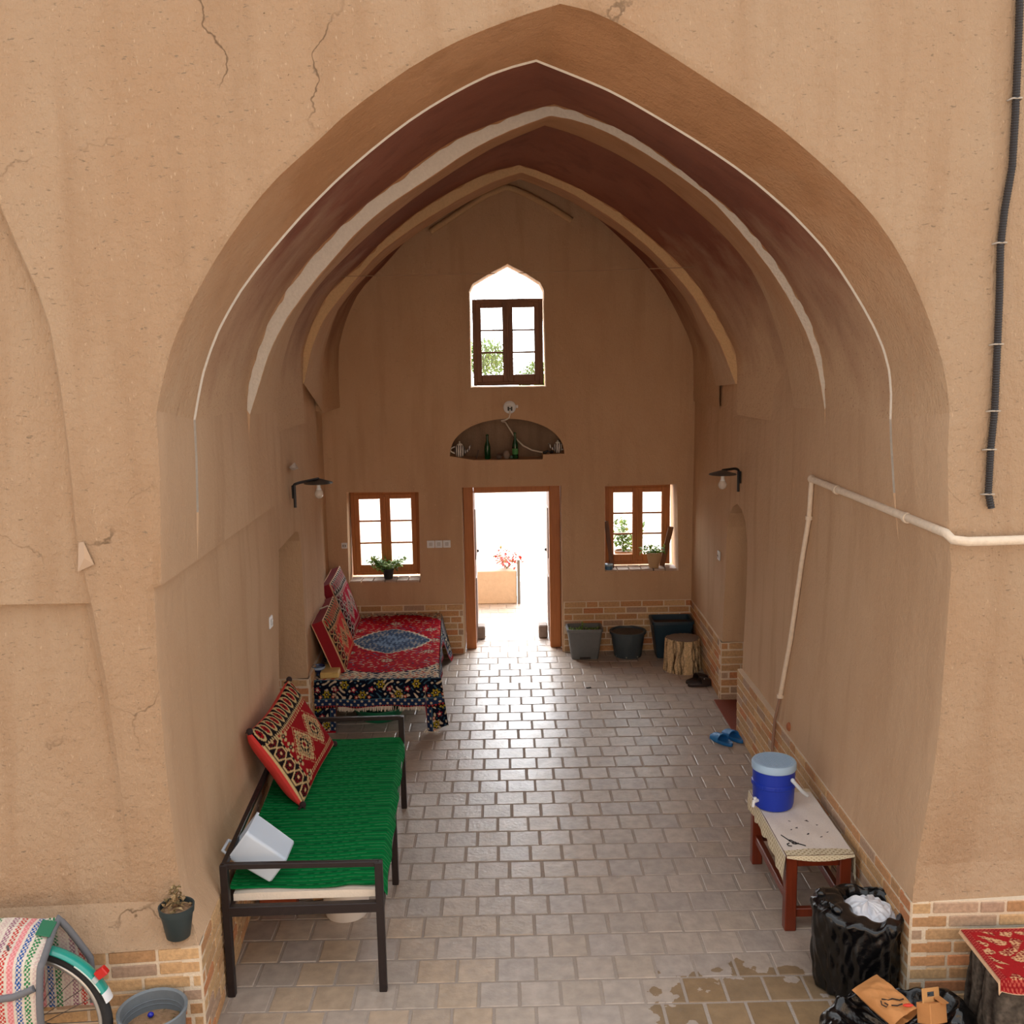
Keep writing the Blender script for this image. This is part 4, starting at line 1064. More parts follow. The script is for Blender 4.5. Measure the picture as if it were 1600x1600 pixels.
# ------------------------------------------------------------------ green metal bed (near left)
t = thing('metal_bed', 'black iron bench bed with low rails against the left wall', 'bed', (-1.06, 5.7, 0))
cNL, cNR, cFR, cFL = Vector((-1.398, 4.67, 0)), Vector((-.648, 4.685, 0)), Vector((-.737, 6.75, 0)), Vector((-1.50, 6.735, 0))
def up(v, z): return Vector((v.x, v.y, z))
mid = lambda a, b: (a+b)/2
for c, h in ((cNL, .70), (cNR, .69), (cFR, .67), (cFL, .67), (mid(cNR, cFR), .46), (mid(cNL, cFL), .46)):
    MB().bar(up(c, 0), up(c, h), .038, .038, .003).build('leg', M_IRON, t)
mb = MB()
for a, b in ((cNL, cNR), (cNR, cFR), (cFR, cFL), (cFL, cNL)):
    mb.bar(up(a, .455), up(b, .455), .038, .05, .003)
for i in range(1, 6):
    f = i/6; mb.bar(up(cNL.lerp(cFL, f), .455), up(cNR.lerp(cFR, f), .455), .03, .03)
mb.build('seat_frame', M_IRON, t)
for a, b, z1, z2 in ((cNL, cNR, .69, .68), (cFL, cFR, .66, .66), (cNL, cFL, .69, .66)):
    MB().bar(up(a, z1), up(b, z2), .028, .028, .003).build('guard_rail', M_IRON, t)
t = thing('foam_mattress', 'thin cream foam mattress under the green cover of the iron bed', 'mattress', (-1.06, 5.7, .482))
def bedpt(u, v): 
    a = cNL.lerp(cNR, u); b = cFL.lerp(cFR, u); return a.lerp(b, v)
mb = MB()
P = [bedpt(.035, .022), bedpt(.965, .022), bedpt(.97, .985), bedpt(.03, .985)]
nU, nV = 20, 30
top = [[tuple(bedpt(.035+.93*i/nU, .020+.965*j/nV)+Vector((0, 0, .522-.006*(abs(2*i/nU-1)**8)))) for j in range(nV+1)] for i in range(nU+1)]
bot = [[(p[0], p[1], .482) for p in r] for r in top]
mb.grid(top); mb.grid(bot)
T = np.array(top); Bt = np.array(bot)
bd = lambda P: np.vstack([P[:, 0], P[-1, 1:], P[::-1, -1][1:], P[0, ::-1][1:]])
mb.grid(np.stack([bd(T), bd(Bt)], 0)); mb.build('foam', simple('cream_foam', (228, 216, 200), .9, bump=.2, bscale=80, var=.05), t, smooth=40)
t = thing('bed_cover', 'bright green striped cotton cover spread over the iron bed', 'blanket', (-1.06, 5.7, .524))
n, m = 90, 420
u = np.linspace(-.0, 1.05, n); v = np.linspace(.030, .985, m); Uu, Vv = np.meshgrid(u, v, indexing='ij')
a = np.array(cNL)*(1-Uu[..., None])+np.array(cNR)*Uu[..., None]; b = np.array(cFL)*(1-Uu[..., None])+np.array(cFR)*Uu[..., None]
P = a*(1-Vv[..., None])+b*Vv[..., None]
P[..., 1] += .012*np.sin(Uu*7)*(1-Vv)**6 + .02*np.exp(-((Uu-.80)/.07)**2)*(1-Vv)**10
ph = Vv*58+.35*np.sin(Uu*5)
rip = .0035*np.abs(np.sin(ph*pi))**.6 + .003*np.sin(Uu*9+Vv*13)*np.sin(Vv*21)
P[..., 2] = .5265+rip
hang = np.clip((Uu-.985)/.065, 0, 1); P[..., 2] -= hang**1.2*.055*(1+.18*np.sin(Vv*33)); P[..., 0] += -.012*hang + .004*hang*np.sin(Vv*37)
lh = np.clip((.03-Uu)/.03, 0, 1); P[..., 2] += .006*lh
G1, G2, G3 = linN((6, 122, 60)), linN((4, 104, 50)), linN((80, 168, 108))
C = np.empty(Uu.shape+(3,)); C[:] = G1
f = ph % 1; put(C, f > .5, G2); put(C, (f > .93) | (f < .04), G3*.8); put(C, (ph % 3 < 1) & (f < .2), linN((14, 92, 50)))
mb = MB(); mb.grid(P, 0, jitter_col(C, .10)); mb.build('cover_cloth', M_KILIM, t, smooth=180, colattr=True)

# white drawer tub lying tilted on the bed
t = thing('plastic_tub', 'white plastic tub tipped on its edge at the near corner of the green bed', 'tub', (-1.225, 4.86, .53))
e1 = Vector((.60, 0, .80)); e3 = Vector((-.80, 0, .60)); e2 = Vector((0, 1, 0))
o0 = Vector((-1.208, 4.765, .534))
def tub(p, q, r): return o0+e1*p+e2*q+e3*r
def rr(x0, x1, y0, y1, rad, z, n=5):
    out = []
    for cx, cy, a0 in ((x1-rad, y1-rad, 0), (x0+rad, y1-rad, 90), (x0+rad, y0+rad, 180), (x1-rad, y0+rad, 270)):
        for k in range(n+1):
            a = radians(a0+90*k/n); out.append((cx+rad*cos(a), cy+rad*sin(a), z))
    return out
w, ln, dp = .165, .21, .235
rings = [rr(.012, w-.012, .012, ln-.012, .012, 0), rr(.004, w-.004, .004, ln-.004, .016, .008), rr(-.004, w+.004, -.004, ln+.004, .018, dp-.02), rr(-.004, w+.004, -.004, ln+.004, .018, dp), rr(-.014, w+.014, -.014, ln+.014, .024, dp), rr(-.014, w+.014, -.014, ln+.014, .024, dp+.012), rr(-.000, w+.000, -.000, ln+.000, .018, dp+.012), rr(.006, w-.006, .006, ln-.006, .016, .014)]
mb = MB(); P = np.array([[tuple(tub(*p)) for p in r+[r[0]]] for r in rings]); mb.grid(P)
mb.add(P[0][:-1], [tuple(range(len(P[0])-1))]); mb.add(P[-1][:-1], [tuple(range(len(P[0])-1))])
M_TUB = simple('pale_blue_white_plastic', (196, 208, 222), .35)
mb.build('tub_body', M_TUB, t, smooth=35)
MB().tube([tub(-.01, .04, dp+.012), tub(-.012, .05, dp+.05), tub(-.012, .16, dp+.05), tub(-.01, .17, dp+.012)], .008, 8).build('handle', M_TUB, t, smooth=60)

# under the green bed
t = thing('bucket', 'white plastic bucket on the floor under the green bed', 'bucket', (-.94, 5.40, 0))
mb = MB(); mb.lathe((-.94, 5.42, 0), [(.118, 0), (.122, .01), (.142, .20), (.150, .205), (.150, .215), (.138, .215), (.116, .012), (.0001, .01)], 36); mb.build('bucket_body', simple('grey_white_plastic', (216, 208, 200), .5), t, smooth=40)
o = MB().box((-1.34, 5.50, .055), (.21, .11, .11), Euler((0, 0, .05)), .006).build('fired_brick', simple('fired_brick', (150, 74, 44), .9, bump=.5, bscale=30, var=.2)); tag(o, 'reddish brown fired brick lying under the green bed by the wall', 'brick')
o = MB().box((-1.12, 5.60, .03), (.10, .10, .06), Euler((0, 0, .3)), .006).build('brick_piece', simple('tan_brick', (176, 136, 92), .9, bump=.5, bscale=30, var=.2)); tag(o, 'small broken tan brick piece under the green bed', 'brick')

# ------------------------------------------------------------------ plants
def leaf(mb, p, d, ln, w, col, curl=.25):
    d = Vector(d).normalized(); s = d.cross(Vector((0, 0, 1)))
    if s.length < .1: s = Vector((1, 0, 0))
    s.normalize(); n = s.cross(d)
    p = Vector(p)
    a = p + d*ln*.5 + n*ln*.08; b = p + d*ln - n*ln*curl
    mb.add([p, a+s*w*.5-n*w*.12, b, a-s*w*.5-n*w*.12, a], [(0, 1, 4), (1, 2, 4), (2, 3, 4), (3, 0, 4)], 0, tuple(col))
def rdir(r, zmin=-.2):
    while True:
        v = Vector((r.uniform(-1, 1), r.uniform(-1, 1), r.uniform(zmin, 1)))
        if .2 < v.length < 1: return v.normalized()
M_LEAF = attrmat('leaf_green', .55, .15, 60, .2, .4)
LEAFC = [lin(c) for c in ((132, 168, 66), (106, 148, 54), (160, 188, 96), (88, 128, 54))]
def bushy(parent, c, rx, rz, n, ln, seed, droop=0.0, cols=LEAFC, name='foliage', stems=7, zmin=-.1):
    r = random.Random(seed); mb = MB(); ms = MB(); c = Vector(c)
    for i in range(stems):
        d = rdir(r, .2); tip = c+Vector((d.x*rx, d.y*rx*.7, abs(d.z)*rz)); ms.tube([c, (c+tip)/2+Vector((0, 0, rz*.15)), tip], [.003, .0025, .0015], 5)
        for k in range(n//stems):
            f = r.uniform(.3, 1.05); q = c.lerp(tip, f)+Vector((r.uniform(-1, 1)*rx*.22, r.uniform(-1, 1)*rx*.2, r.uniform(-.6, 1)*rz*.18))
            dd = rdir(r, -.3-droop); leaf(mb, q, dd, ln*r.uniform(.6, 1.2), ln*r.uniform(.4, .65), r.choice(cols))
    ms.build('stem', simple('green_stem', (88, 104, 52), .7), parent)
    mb.build(name, M_LEAF, parent, colattr=True)

def pot(name, label, c, prof, mat, soil_z, soil_r, group=None, n=36, soil=(112, 88, 66), part='pot_body'):
    t = thing(name, label, 'planter' if 'planter' in name else 'plant pot', c, group)
    mb = MB(); mb.lathe(c, prof, n); mb.build(part, mat, t, smooth=40)
    mb = MB(); mb.lathe(c, [(soil_r, soil_z), (soil_r*.5, soil_z+.008), (.0001, soil_z+.012)], 24); mb.build('soil', simple('soil_%d' % soil[0], soil, .95, bump=.8, bscale=60, var=.3), t, smooth=60)
    return t
M_POTB = simple('black_pot', (28, 32, 34), .5)
# left sill
c = (-1.225, 10.50, .801)
t = pot('potted_plant', 'leafy green plant in a small black pot on the left window sill', c, [(.04, 0), (.045, .004), (.058, .095), (.064, .097), (.064, .108), (.055, .108), (.05, .09)], M_POTB, .09, .05)
bushy(t, (c[0], c[1], c[2]+.09), .20, .17, 300, .06, 3)
# right sill
c = (1.555, 10.485, .869)
t = pot('potted_plant', 'trailing plant in a tall beige pot on the right window sill', c, [(.045, 0), (.05, .005), (.078, .15), (.082, .152), (.082, .165), (.072, .165), (.066, .14)], simple('beige_pot', (190, 160, 122), .7), .145, .066)
bushy(t, (c[0], c[1], c[2]+.15), .19, .06, 110, .055, 5, .3)
# outside on the ledge behind the right window
c = (1.30, 11.02, .80)
t = pot('potted_plant', 'bushy plant outside behind the right window, seen through the lower panes', c, [(.07, 0), (.10, .14), (.105, .15), (.09, .15), (.085, .13)], simple('brown_clay_pot', (140, 100, 70), .8), .13, .085)
bushy(t, (c[0], c[1], c[2]+.13), .24, .34, 260, .075, 8)
o = MB().box((1.30, 11.03, .395), (1.1, .3, .79)).build('plant_stand', simple('yard_ledge', (200, 176, 140), .9, bump=.4, bscale=20, var=.1)); tag(o, 'low plastered ledge outside below the right window carrying a bushy plant', 'ledge')
# sticks leaning in the right window
o = MB().bar((1.118, 10.475, .872), (1.062, 10.53, 1.36), .045, .02, .003, up=(0, 1, 0)).build('wooden_plank', M_WOODX); tag(o, 'dark brown plank leaning in the left corner of the right window', 'plank')
o = MB().bar((1.645, 10.53, .874), (1.742, 10.53, 1.29), .055, .02, .004, up=(0, 1, 0)).build('wooden_plank', wood('brown_plank', (130, 84, 48), (92, 56, 30), .6)); tag(o, 'lighter brown plank leaning in the right corner of the right window', 'plank')
t = thing('tin', 'small blue round tin at the left end of the right window sill', 'tin', (1.075, 10.44, .869))
MB().lathe((1.078, 10.432, .869), [(.045, 0), (.048, .003), (.048, .05), (.045, .053), (.0001, .053)], 24, sx=.85).build('tin_body', simple('blue_tin', (70, 110, 140), .4, .2), t, smooth=40)
MB().lathe((1.078, 10.432, .869), [(.0495, .040), (.0495, .055), (.046, .058), (.0001, .058)], 24, sx=.85).build('lid', simple('pale_tin', (150, 172, 186), .4, .3), t, smooth=40)

# ------------------------------------------------------------------ shelf niche
def teapot(label, c, s, face):
    t = thing('teapot', label, 'teapot', c)
    M1 = MATS.get('striped_china') or striped()
    C = Vector(c)
    MB().lathe(c, [(.026*s, 0), (.03*s, .004*s), (.045*s, .03*s), (.05*s, .055*s), (.044*s, .085*s), (.028*s, .102*s), (.026*s, .106*s)], 24).build('body', M1, t, smooth=60)
    mw = simple('white_china', (232, 230, 226), .25)
    mb = MB(); mb.lathe(C+Vector((0, 0, .105*s)), [(.029*s, 0), (.026*s, .008*s), (.010*s, .018*s), (.005*s, .02*s), (.009*s, .03*s), (.0001, .036*s)], 20); mb.build('lid', mw, t, smooth=60)
    mb = MB(); mb.tube([C+Vector((face*.046*s, 0, .04*s)), C+Vector((face*.075*s, 0, .055*s)), C+Vector((face*.088*s, 0, .085*s)), C+Vector((face*.10*s, 0, .10*s))], [.012*s, .010*s, .007*s, .005*s], 10); mb.build('spout', M1, t, smooth=60)
    pts = [C+Vector((-face*(.044+.042*sin(pi*k/8))*s, 0, (.03+.062*k/8)*s)) for k in range(9)]
    MB().tube(pts, .006*s, 8).build('handle', mw, t, smooth=60)
def striped():
    m, nt, N, L, B = newmat('striped_china')
    tc = N.new('ShaderNodeTexCoord'); wv = N.new('ShaderNodeTexWave'); wv.inputs['Scale'].default_value = 14; wv.inputs['Distortion'].default_value = 2
    L.new(tc.outputs['Object'], wv.inputs['Vector'])
    cr = N.new('ShaderNodeValToRGB'); cr.color_ramp.elements[0].position = .42; cr.color_ramp.elements[1].position = .5
    cr.color_ramp.elements[0].color = (.05, .05, .06, 1); cr.color_ramp.elements[1].color = (.8, .79, .77, 1)
    L.new(wv.outputs['Fac'], cr.inputs[0]); L.new(cr.outputs[0], B.inputs['Base Color']); B.inputs['Roughness'].default_value = .3
    MATS['striped_china'] = m; return m
teapot('white china teapot with dark pattern at the left end of the arched shelf', (-.445, 10.50, 2.067), 1.15, 1)
teapot('small striped teapot at the right end of the arched shelf', (.565, 10.52, 2.089), .95, -1)
M_BGREEN = simple('green_bottle_glass', (14, 70, 34), .12, trans=.15, spec=.6)
for i, (x, h, lab) in enumerate(((-.16, .255, 'green glass bottle on the arched shelf nearer the white teapot'), (.125, .27, 'green glass bottle on the arched shelf beside the white cable'))):
    t = thing('glass_bottle', lab, 'bottle', (x, 10.50, 2.038), None)
    k = h/.25
    MB().lathe((x, 10.50, 2.038), [(.026, 0), (.031, .006*k), (.031, .12*k), (.027, .145*k), (.014, .185*k), (.012, .23*k), (.0145, .232*k), (.0145, .245*k), (.011, .25*k)], 20).build('bottle_body', M_BGREEN, t, smooth=45)
    if i: MB().lathe((x, 10.50, 2.038), [(.0316, .045), (.0316, .105)], 20).build('paper_label', simple('green_label', (70, 140, 80), .6), t, smooth=60)
for (x, r, lab, nm) in ((-.045, (.032, .03, .028), 'dark round pebble left of the pale stone in the middle of the arched shelf', 'pebble'), (.035, (.035, .03, .045), 'pale grey pointed stone between the two green bottles', 'stone')):
    mb = MB(); mb.ball((x, 10.48, 2.038+r[2]*.92), r, 14, 9)
    rr_ = random.Random(int(x*1000)); mb.v = [(v[0]+rr_.uniform(-.004, .004), v[1], v[2]+rr_.uniform(-.003, .003)) for v in mb.v]
    o = mb.build(nm, simple(nm+'_grey', (96, 84, 78) if x < 0 else (142, 128, 118), .9, bump=.4, bscale=60), smooth=180); tag(o, lab, 'stone')
o = MB().ball((.085, 10.50, 2.055), (.02, .018, .017), 12, 8).build('pebble', simple('teal_pebble', (92, 120, 110), .6), smooth=180); tag(o, 'tiny greenish pebble at the foot of the right green bottle', 'stone')
o = MB().tube([(.41, 10.47, 2.097), (.44, 10.46, 2.102), (.455, 10.475, 2.112), (.48, 10.46, 2.10), (.495, 10.48, 2.108), (.515, 10.47, 2.10)], .011, 8).build('plug', M_BLACKP, smooth=60); tag(o, 'black plug and adaptor lying on the shelf before the small teapot', 'plug')
o = MB().box((-.265, 10.55, 2.085), (.012, .05, .09), Euler((0, .25, 0)), .003).build('wood_chip', simple('grey_slate', (104, 92, 84), .9)); tag(o, 'small grey slate standing right of the white teapot on the shelf', 'slate')
# round white wall fitting and its cable
t = thing('wall_fitting', 'round white electrical fitting on the back wall above the arched shelf', 'electrical fitting', (.075, 10.39, 2.575))
Ry = Matrix.Rotation(radians(90), 3, 'X')
MB().lathe((.075, 10.398, 2.572), [(.064, 0), (.064, .012), (.05, .022), (.0001, .024)], 32, R=Ry).build('disc', M_WPLAST, t, smooth=40)
mb = MB(); mb.box((.078, 10.372, 2.565), (.05, .03, .045), None, .006); ad_ = mb.build('adaptor_body', M_WPLAST, t)
mb = MB()
for dx in (-.016, .016): mb.box((.078+dx, 10.354, 2.558), (.017, .012, .04), None, .002)
mb.box((.078, 10.355, 2.56), (.016, .01, .01)); mb.build('socket', M_BLACKP, ad_)
MB().box((.150, 10.385, 2.578), (.022, .02, .03), None, .004).build('tab', M_WPLAST, t)
o = MB().tube([(.075, 10.375, 2.535), (.076, 10.378, 2.50), (.066, 10.385, 2.465), (.035, 10.39, 2.445), (-.01, 10.395, 2.435), (.0, 10.43, 2.425), (.03, 10.55, 2.41), (.07, 10.60, 2.34), (.13, 10.60, 2.24), (.21, 10.585, 2.16), (.30, 10.56, 2.115), (.38, 10.52, 2.10), (.42, 10.49, 2.098)], .008, 8).build('cable', M_CABLE, smooth=60)
tag(o, 'white cable hanging from the round fitting across the arched shelf', 'cable')

# ------------------------------------------------------------------ switches and sockets
def plate(label, c, axis, w=.078, kind='switch', group=None):
    t = thing('switch_plate' if kind == 'switch' else 'wall_socket', label, 'switch' if kind == 'switch' else 'socket', c, group)
    C = Vector(c)
    def bx(off, size, bev, nm, m):
        o, s = Vector(off), size
        if axis == 'y': p = C+Vector((o.x, -o.y, o.z)); sz = (s[0], s[1], s[2])
        else:
            sg = 1 if axis == '+x' else -1
            p = C+Vector((sg*o.y, o.x, o.z)); sz = (s[1], s[0], s[2])
        MB().box(p, sz, None, bev).build(nm, m, t)
    bx((0, .006, 0), (w, .012, w), .004, 'plate', M_WPLAST)
    if kind == 'switch': bx((0, .014, 0), (w*.45, .008, w*.5), .003, 'rocker', simple('rocker_grey', (196, 198, 200), .4))
    else:
        bx((0, .013, 0), (w*.6, .004, w*.6), .003, 'socket_face', simple('rocker_grey', (196, 198, 200), .4))
        for dx in (-.012, .012): bx((dx, .0155, 0), (.009, .003, .012), .001, 'hole', M_BLACKP)
for i, (x, l) in enumerate(((-.765, 'leftmost of the three white switches between left window and door'), (-.682, 'middle of the three white switches between left window and door'), (-.599, 'rightmost of the three white switches, nearest the door'))):
    plate(l, (x, 10.4, 1.178), 'y', group='three switches by the door')
plate('white switch at the edge of the left wall before the passage opening', (-1.566, 6.60, 1.395), '+x', .08)
plate('white socket on the right wall beside the arched passage', (1.938, 9.06, 1.275), '-x', .085, 'socket')
plate('small white socket on the left side of the left window recess', (-1.655, 10.4, 1.18), 'y', .06, 'socket')

# ------------------------------------------------------------------ wall lamps
def wall_lamp(label, wall, arm, sgn):
    """wall = point on wall, arm = point above the shade"""
    W_, A_ = Vector(wall), Vector(arm)
    t = thing('wall_lamp', label, 'lamp', tuple(W_))
    mb = MB(); mb.box(W_+Vector((-sgn*.008, 0, 0)), (.012, .045, .10), None, .004); mb.build('wall_plate', M_BLACKP, t)
    q = W_+Vector((-sgn*.02, 0, 0))
    pts = [q+Vector((0, 0, -.12)), q+Vector((0, 0, .05))]
    for k in range(1, 7):
        a = pi/2*k/6; pts.append(q+(A_-q).normalized()*0+Vector(((A_.x-q.x)*.35*(1-cos(a)), (A_.y-q.y)*.35*(1-cos(a)), .05+(A_.z-q.z-.05)*sin(a))))
    pts.append(A_+Vector((0, 0, .0)))
    MB().tube(pts, .011, 10).build('arm', M_BLACKP, t, smooth=60)
    MB().lathe(A_+Vector((0, 0, -.035)), [(.012, .035), (.03, .03), (.105, .008), (.112, 0), (.104, .002), (.03, .02), (.012, .02)], 36).build('shade', simple('grey_shade', (92, 86, 80), .5, .4), t, smooth=50)
    bl = MB().lathe(A_+Vector((0, 0, -.075)), [(.0001, .03), (.014, .03), (.016, 0), (.022, -.012)], 18).build('bulb_base', M_WPLAST, t, smooth=50)
    MB().lathe(A_+Vector((0, 0, -.085)), [(.022, 0), (.032, -.02), (.034, -.036), (.028, -.056), (.014, -.068), (.0001, -.071)], 20).build('bulb', simple('milky_bulb', (226, 214, 202), .2, trans=.25), bl, smooth=60)
wall_lamp('black bracket lamp with grey shade and bulb high on the left wall', (-1.58, 7.58, 2.13), (-1.43, 7.86, 2.19), -1)
wall_lamp('black bracket lamp with grey shade and bulb above the right arched passage', (1.948, 8.33, 2.08), (1.77, 8.20, 2.155), 1)

# ------------------------------------------------------------------ pipes and conduits
M_PIPE = simple('painted_pipe', (224, 206, 184), .7, bump=.5, bscale=40, var=.16)
def wallx(y, z):
    tt = min(max((y-4.52)/2.36, 0), 1)
    return float(np.interp(z, ZL, XR0)*(1-tt)+np.interp(z, ZL, XR1)*tt)
t = thing('wall_pipe', 'whitish painted pipe running along the right wall and round the corner of the arch', 'pipe', (1.92, 6.45, .36))
run = []
for y in (6.42, 6.0, 5.5, 5.0, 4.7, 4.52): run.append((wallx(y, 2.30)-.022, y, 2.305-.004*(6.42-y)))
run += [(2.0, 4.475, 2.275), (2.06, 4.462, 2.268), (2.2, 4.478, 2.266), (2.6, 4.50, 2.268), (3.2, 4.53, 2.27)]
MB().tube(run, .021, 12).build('horizontal_run', M_PIPE, t, smooth=60)
ver = []
for y, z in ((6.42, 2.305), (6.45, 2.05), (6.55, 1.74), (6.66, 1.19), (6.77, .75)): ver.append((wallx(y, z)-.020, y, z))
MB().tube(ver, .016, 12).build('vertical_run', M_PIPE, t, smooth=60)
MB().tube([ver[-1], (1.866, 6.83, .56), (1.862, 6.86, .36), (1.862, 6.88, .02)], .010, 10).build('thin_lower_pipe', simple('rusty_grey_pipe', (160, 126, 106), .6, .2), t, smooth=60)
mb = MB(); mb.ball((ver[0][0], 6.42, 2.305), (.027, .027, .027), 14, 9); mb.build('elbow', M_PIPE, t, smooth=180)
for (y, z) in ((5.95, 2.30), (4.95, 2.297)):
    x = wallx(y, z)-.022
    MB().tube([(x, y-.015, z), (x, y+.015, z)], .027, 12).build('clamp', M_PIPE, t, smooth=50)
for i in (1, 4):
    x, y, z = ver[i]; MB().tube([(x, y, z-.012), (x, y, z+.012)], .024, 12).build('clamp', M_PIPE, t, smooth=50)
o = MB().ball((1.895, 6.58, .60), (.02, .03, .03), 12, 8).build('plaster_lump', simple('clay_lump', (170, 104, 70), .9, bump=.8, bscale=60)); tag(o, 'small reddish clay lump on the right wall beside the thin lower pipe', 'lump')
# black corrugated conduit on the facade, right
cp = [(2.20, 5.6), (2.195, 4.85), (2.18, 4.55), (2.184, 4.40), (2.189, 4.09), (2.188, 3.88), (2.165, 3.70), (2.156, 3.55), (2.164, 3.32), (2.167, 3.13), (2.171, 2.85), (2.163, 2.68), (2.163, 2.48), (2.182, 2.405)]
seg = []
for (a, b) in zip(cp[:-1], cp[1:]):
    n_ = max(2, int(abs(a[1]-b[1])/.0055))
    for k in range(n_): f = k/n_; seg.append((a[0]+(b[0]-a[0])*f, a[1]+(b[1]-a[1])*f))
pts = [(x, facade_y(x)-.020, z) for x, z in seg]
rads = [.0165 if i % 2 else .0135 for i in range(len(pts))]
t = thing('cable_conduit', 'black corrugated conduit hanging down the facade right of the big arch', 'conduit', (2.17, 4.5, 2.4))
MB().tube(pts, rads, 10).build('conduit_tube', simple('black_conduit', (44, 40, 40), .5), t)
for z in (3.56, 3.13, 2.84, 2.67, 2.47, 4.15):
    x = float(np.interp(-z, [-p[1] for p in cp], [p[0] for p in cp]))
    y = facade_y(x)
    MB().tube([(x-.03, y-.004, z), (x-.018, y-.03, z+.004), (x+.018, y-.034, z+.004), (x+.024, y-.004, z)], .004, 6).build('clip', simple('steel_clip', (176, 164, 150), .4, .6), t, smooth=60)
# wire across the hall
t = thing('wire', 'thin wire stretched across the hall below the vault', 'wire', (.2, 8.0, 3.72))
MB().tube([(-1.34+3.1*k/12, 8.0, 3.722+.028*k/12-.012*sin(pi*k/12)) for k in range(13)], .0028, 5).build('wire_strand', simple('wire_tan', (150, 120, 92), .6), t, smooth=60)
MB().bar((1.66, 7.995, 3.745), (1.86, 7.985, 3.755), .016, .012, .003).build('hook_bracket', simple('wire_tan2', (190, 160, 128), .7), t)
# scraps on the walls
mb = MB(); y = facade_y(-1.8)-.004
mb.add([(-1.825, y, 2.365), (-1.80, y-.008, 2.37), (-1.765, y-.006, 2.27), (-1.835, y-.008, 2.24), (-1.80, y-.014, 2.30)], [(0, 1, 4), (1, 2, 4), (2, 3, 4), (3, 0, 4)])
mb.add([(p[0], p[1]+.003, p[2]) for p in mb.v], [(4, 1, 0), (4, 2, 1), (4, 3, 2), (4, 0, 3)])
o = mb.build('paper_scrap', simple('clear_tape', (178, 150, 124), .35)); tag(o, 'torn scrap of clear plastic tape on the facade left of the big arch', 'scrap')
mb = MB(); mb.add([(-1.574, 7.50, 2.32), (-1.574, 7.72, 2.335), (-1.57, 7.83, 2.275), (-1.57, 7.62, 2.285), (-1.560, 7.66, 2.30)], [(0, 1, 4), (1, 2, 4), (2, 3, 4), (3, 0, 4)])
mb.add([(p[0]-.003, p[1], p[2]) for p in mb.v], [(4, 1, 0), (4, 2, 1), (4, 3, 2), (4, 0, 3)])
o = mb.build('paper_scrap', simple('grey_scrap', (170, 152, 134), .6)); tag(o, 'pale torn scrap stuck on the left wall above the bracket lamp', 'scrap')

# ------------------------------------------------------------------ planters, stump, shoes at the back right
M_PG = simple('grey_planter', (104, 108, 110), .55, bump=.15, bscale=30, var=.15)
M_PD = simple('dark_planter', (66, 78, 86), .45, bump=.1, bscale=30, var=.15)
M_PB = simple('blue_black_planter', (34, 58, 74), .4, bump=.1, bscale=30, var=.12)
def square_planter(label, c, wt, dt, wb, db, h, mat, notch=True, soil=(70, 60, 48)):
    t = thing('planter', label, 'planter', c)
    def ring(w, d, z, r=.03): return [(p[0]+c[0], p[1]+c[1], p[2]+c[2]) for p in rr(-w/2, w/2, -d/2, d/2, r, z)]
    z0 = .0
    R_ = [ring(wb, db, 0), ring(wb+.006, db+.006, .01), ring(wt*.95, dt*.95, h-.035), ring(wt*.96, dt*.96, h-.03), ring(wt, dt, h-.028, .04), ring(wt, dt, h, .04), ring(wt*.90, dt*.90, h, .03), ring(wt*.88, dt*.88, h-.06, .03)]
    P = np.array([r_+[r_[0]] for r_ in R_])
    mb = MB(); mb.grid(P); mb.build('planter_body', mat, t, smooth=35)
    mb = MB(); q = ring(wt*.885, dt*.885, h-.055); n_ = 9
    mb.add(q+[(c[0], c[1], c[2]+h-.04)], [(i, (i+1) % len(q), len(q)) for i in range(len(q))]); mb.build('soil', simple('dark_soil_%d' % soil[0], soil, .95, bump=.8, bscale=50, var=.35), t, smooth=60)
    if notch:
        MB().box((c[0], c[1]-db/2-.001, c[2]+.014), (wb*.42, .008, .028), None, .003).build('foot_notch', M_BLACKP, t)
    return t
c = (.80, 10.21, 0)
t = square_planter('grey square planter with small weeds, beside the doorway', c, .37, .27, .27, .19, .32, M_PG, soil=(86, 84, 56))
bushy(t, (c[0]-.02, c[1], .27), .04, .11, 20, .03, 11, stems=3)
r = random.Random(5); mb = MB()
for i in range(240):
    q = (c[0]+r.uniform(-.155, .155), c[1]+r.uniform(-.105, .105), .272+r.uniform(0, .012)); leaf(mb, q, rdir(r, .1), .022, .014, r.choice(LEAFC))
mb.build('ground_weeds', M_LEAF, t, colattr=True)
c = (1.25, 10.22, 0)
t = pot('planter', 'round dark planter in the middle of the three by the back wall', c, [(.135, 0), (.14, .01), (.172, .235), (.172, .24), (.188, .245), (.19, .268), (.182, .272), (.165, .268), (.16, .24)], M_PD, .252, .163, soil=(84, 78, 70))
for a in range(7):
    q = 2*pi*a/7; MB().ball((c[0]+.137*cos(q), c[1]+.137*sin(q), .018), (.009, .009, .009), 8, 6).build('drain_stub', simple('pale_dirt', (150, 150, 146), .8), t)
c = (1.695, 10.215, 0)
t = square_planter('blue black rectangular planter in the back right corner behind the stump', c, .43, .33, .31, .23, .39, M_PB, False, soil=(76, 58, 48))

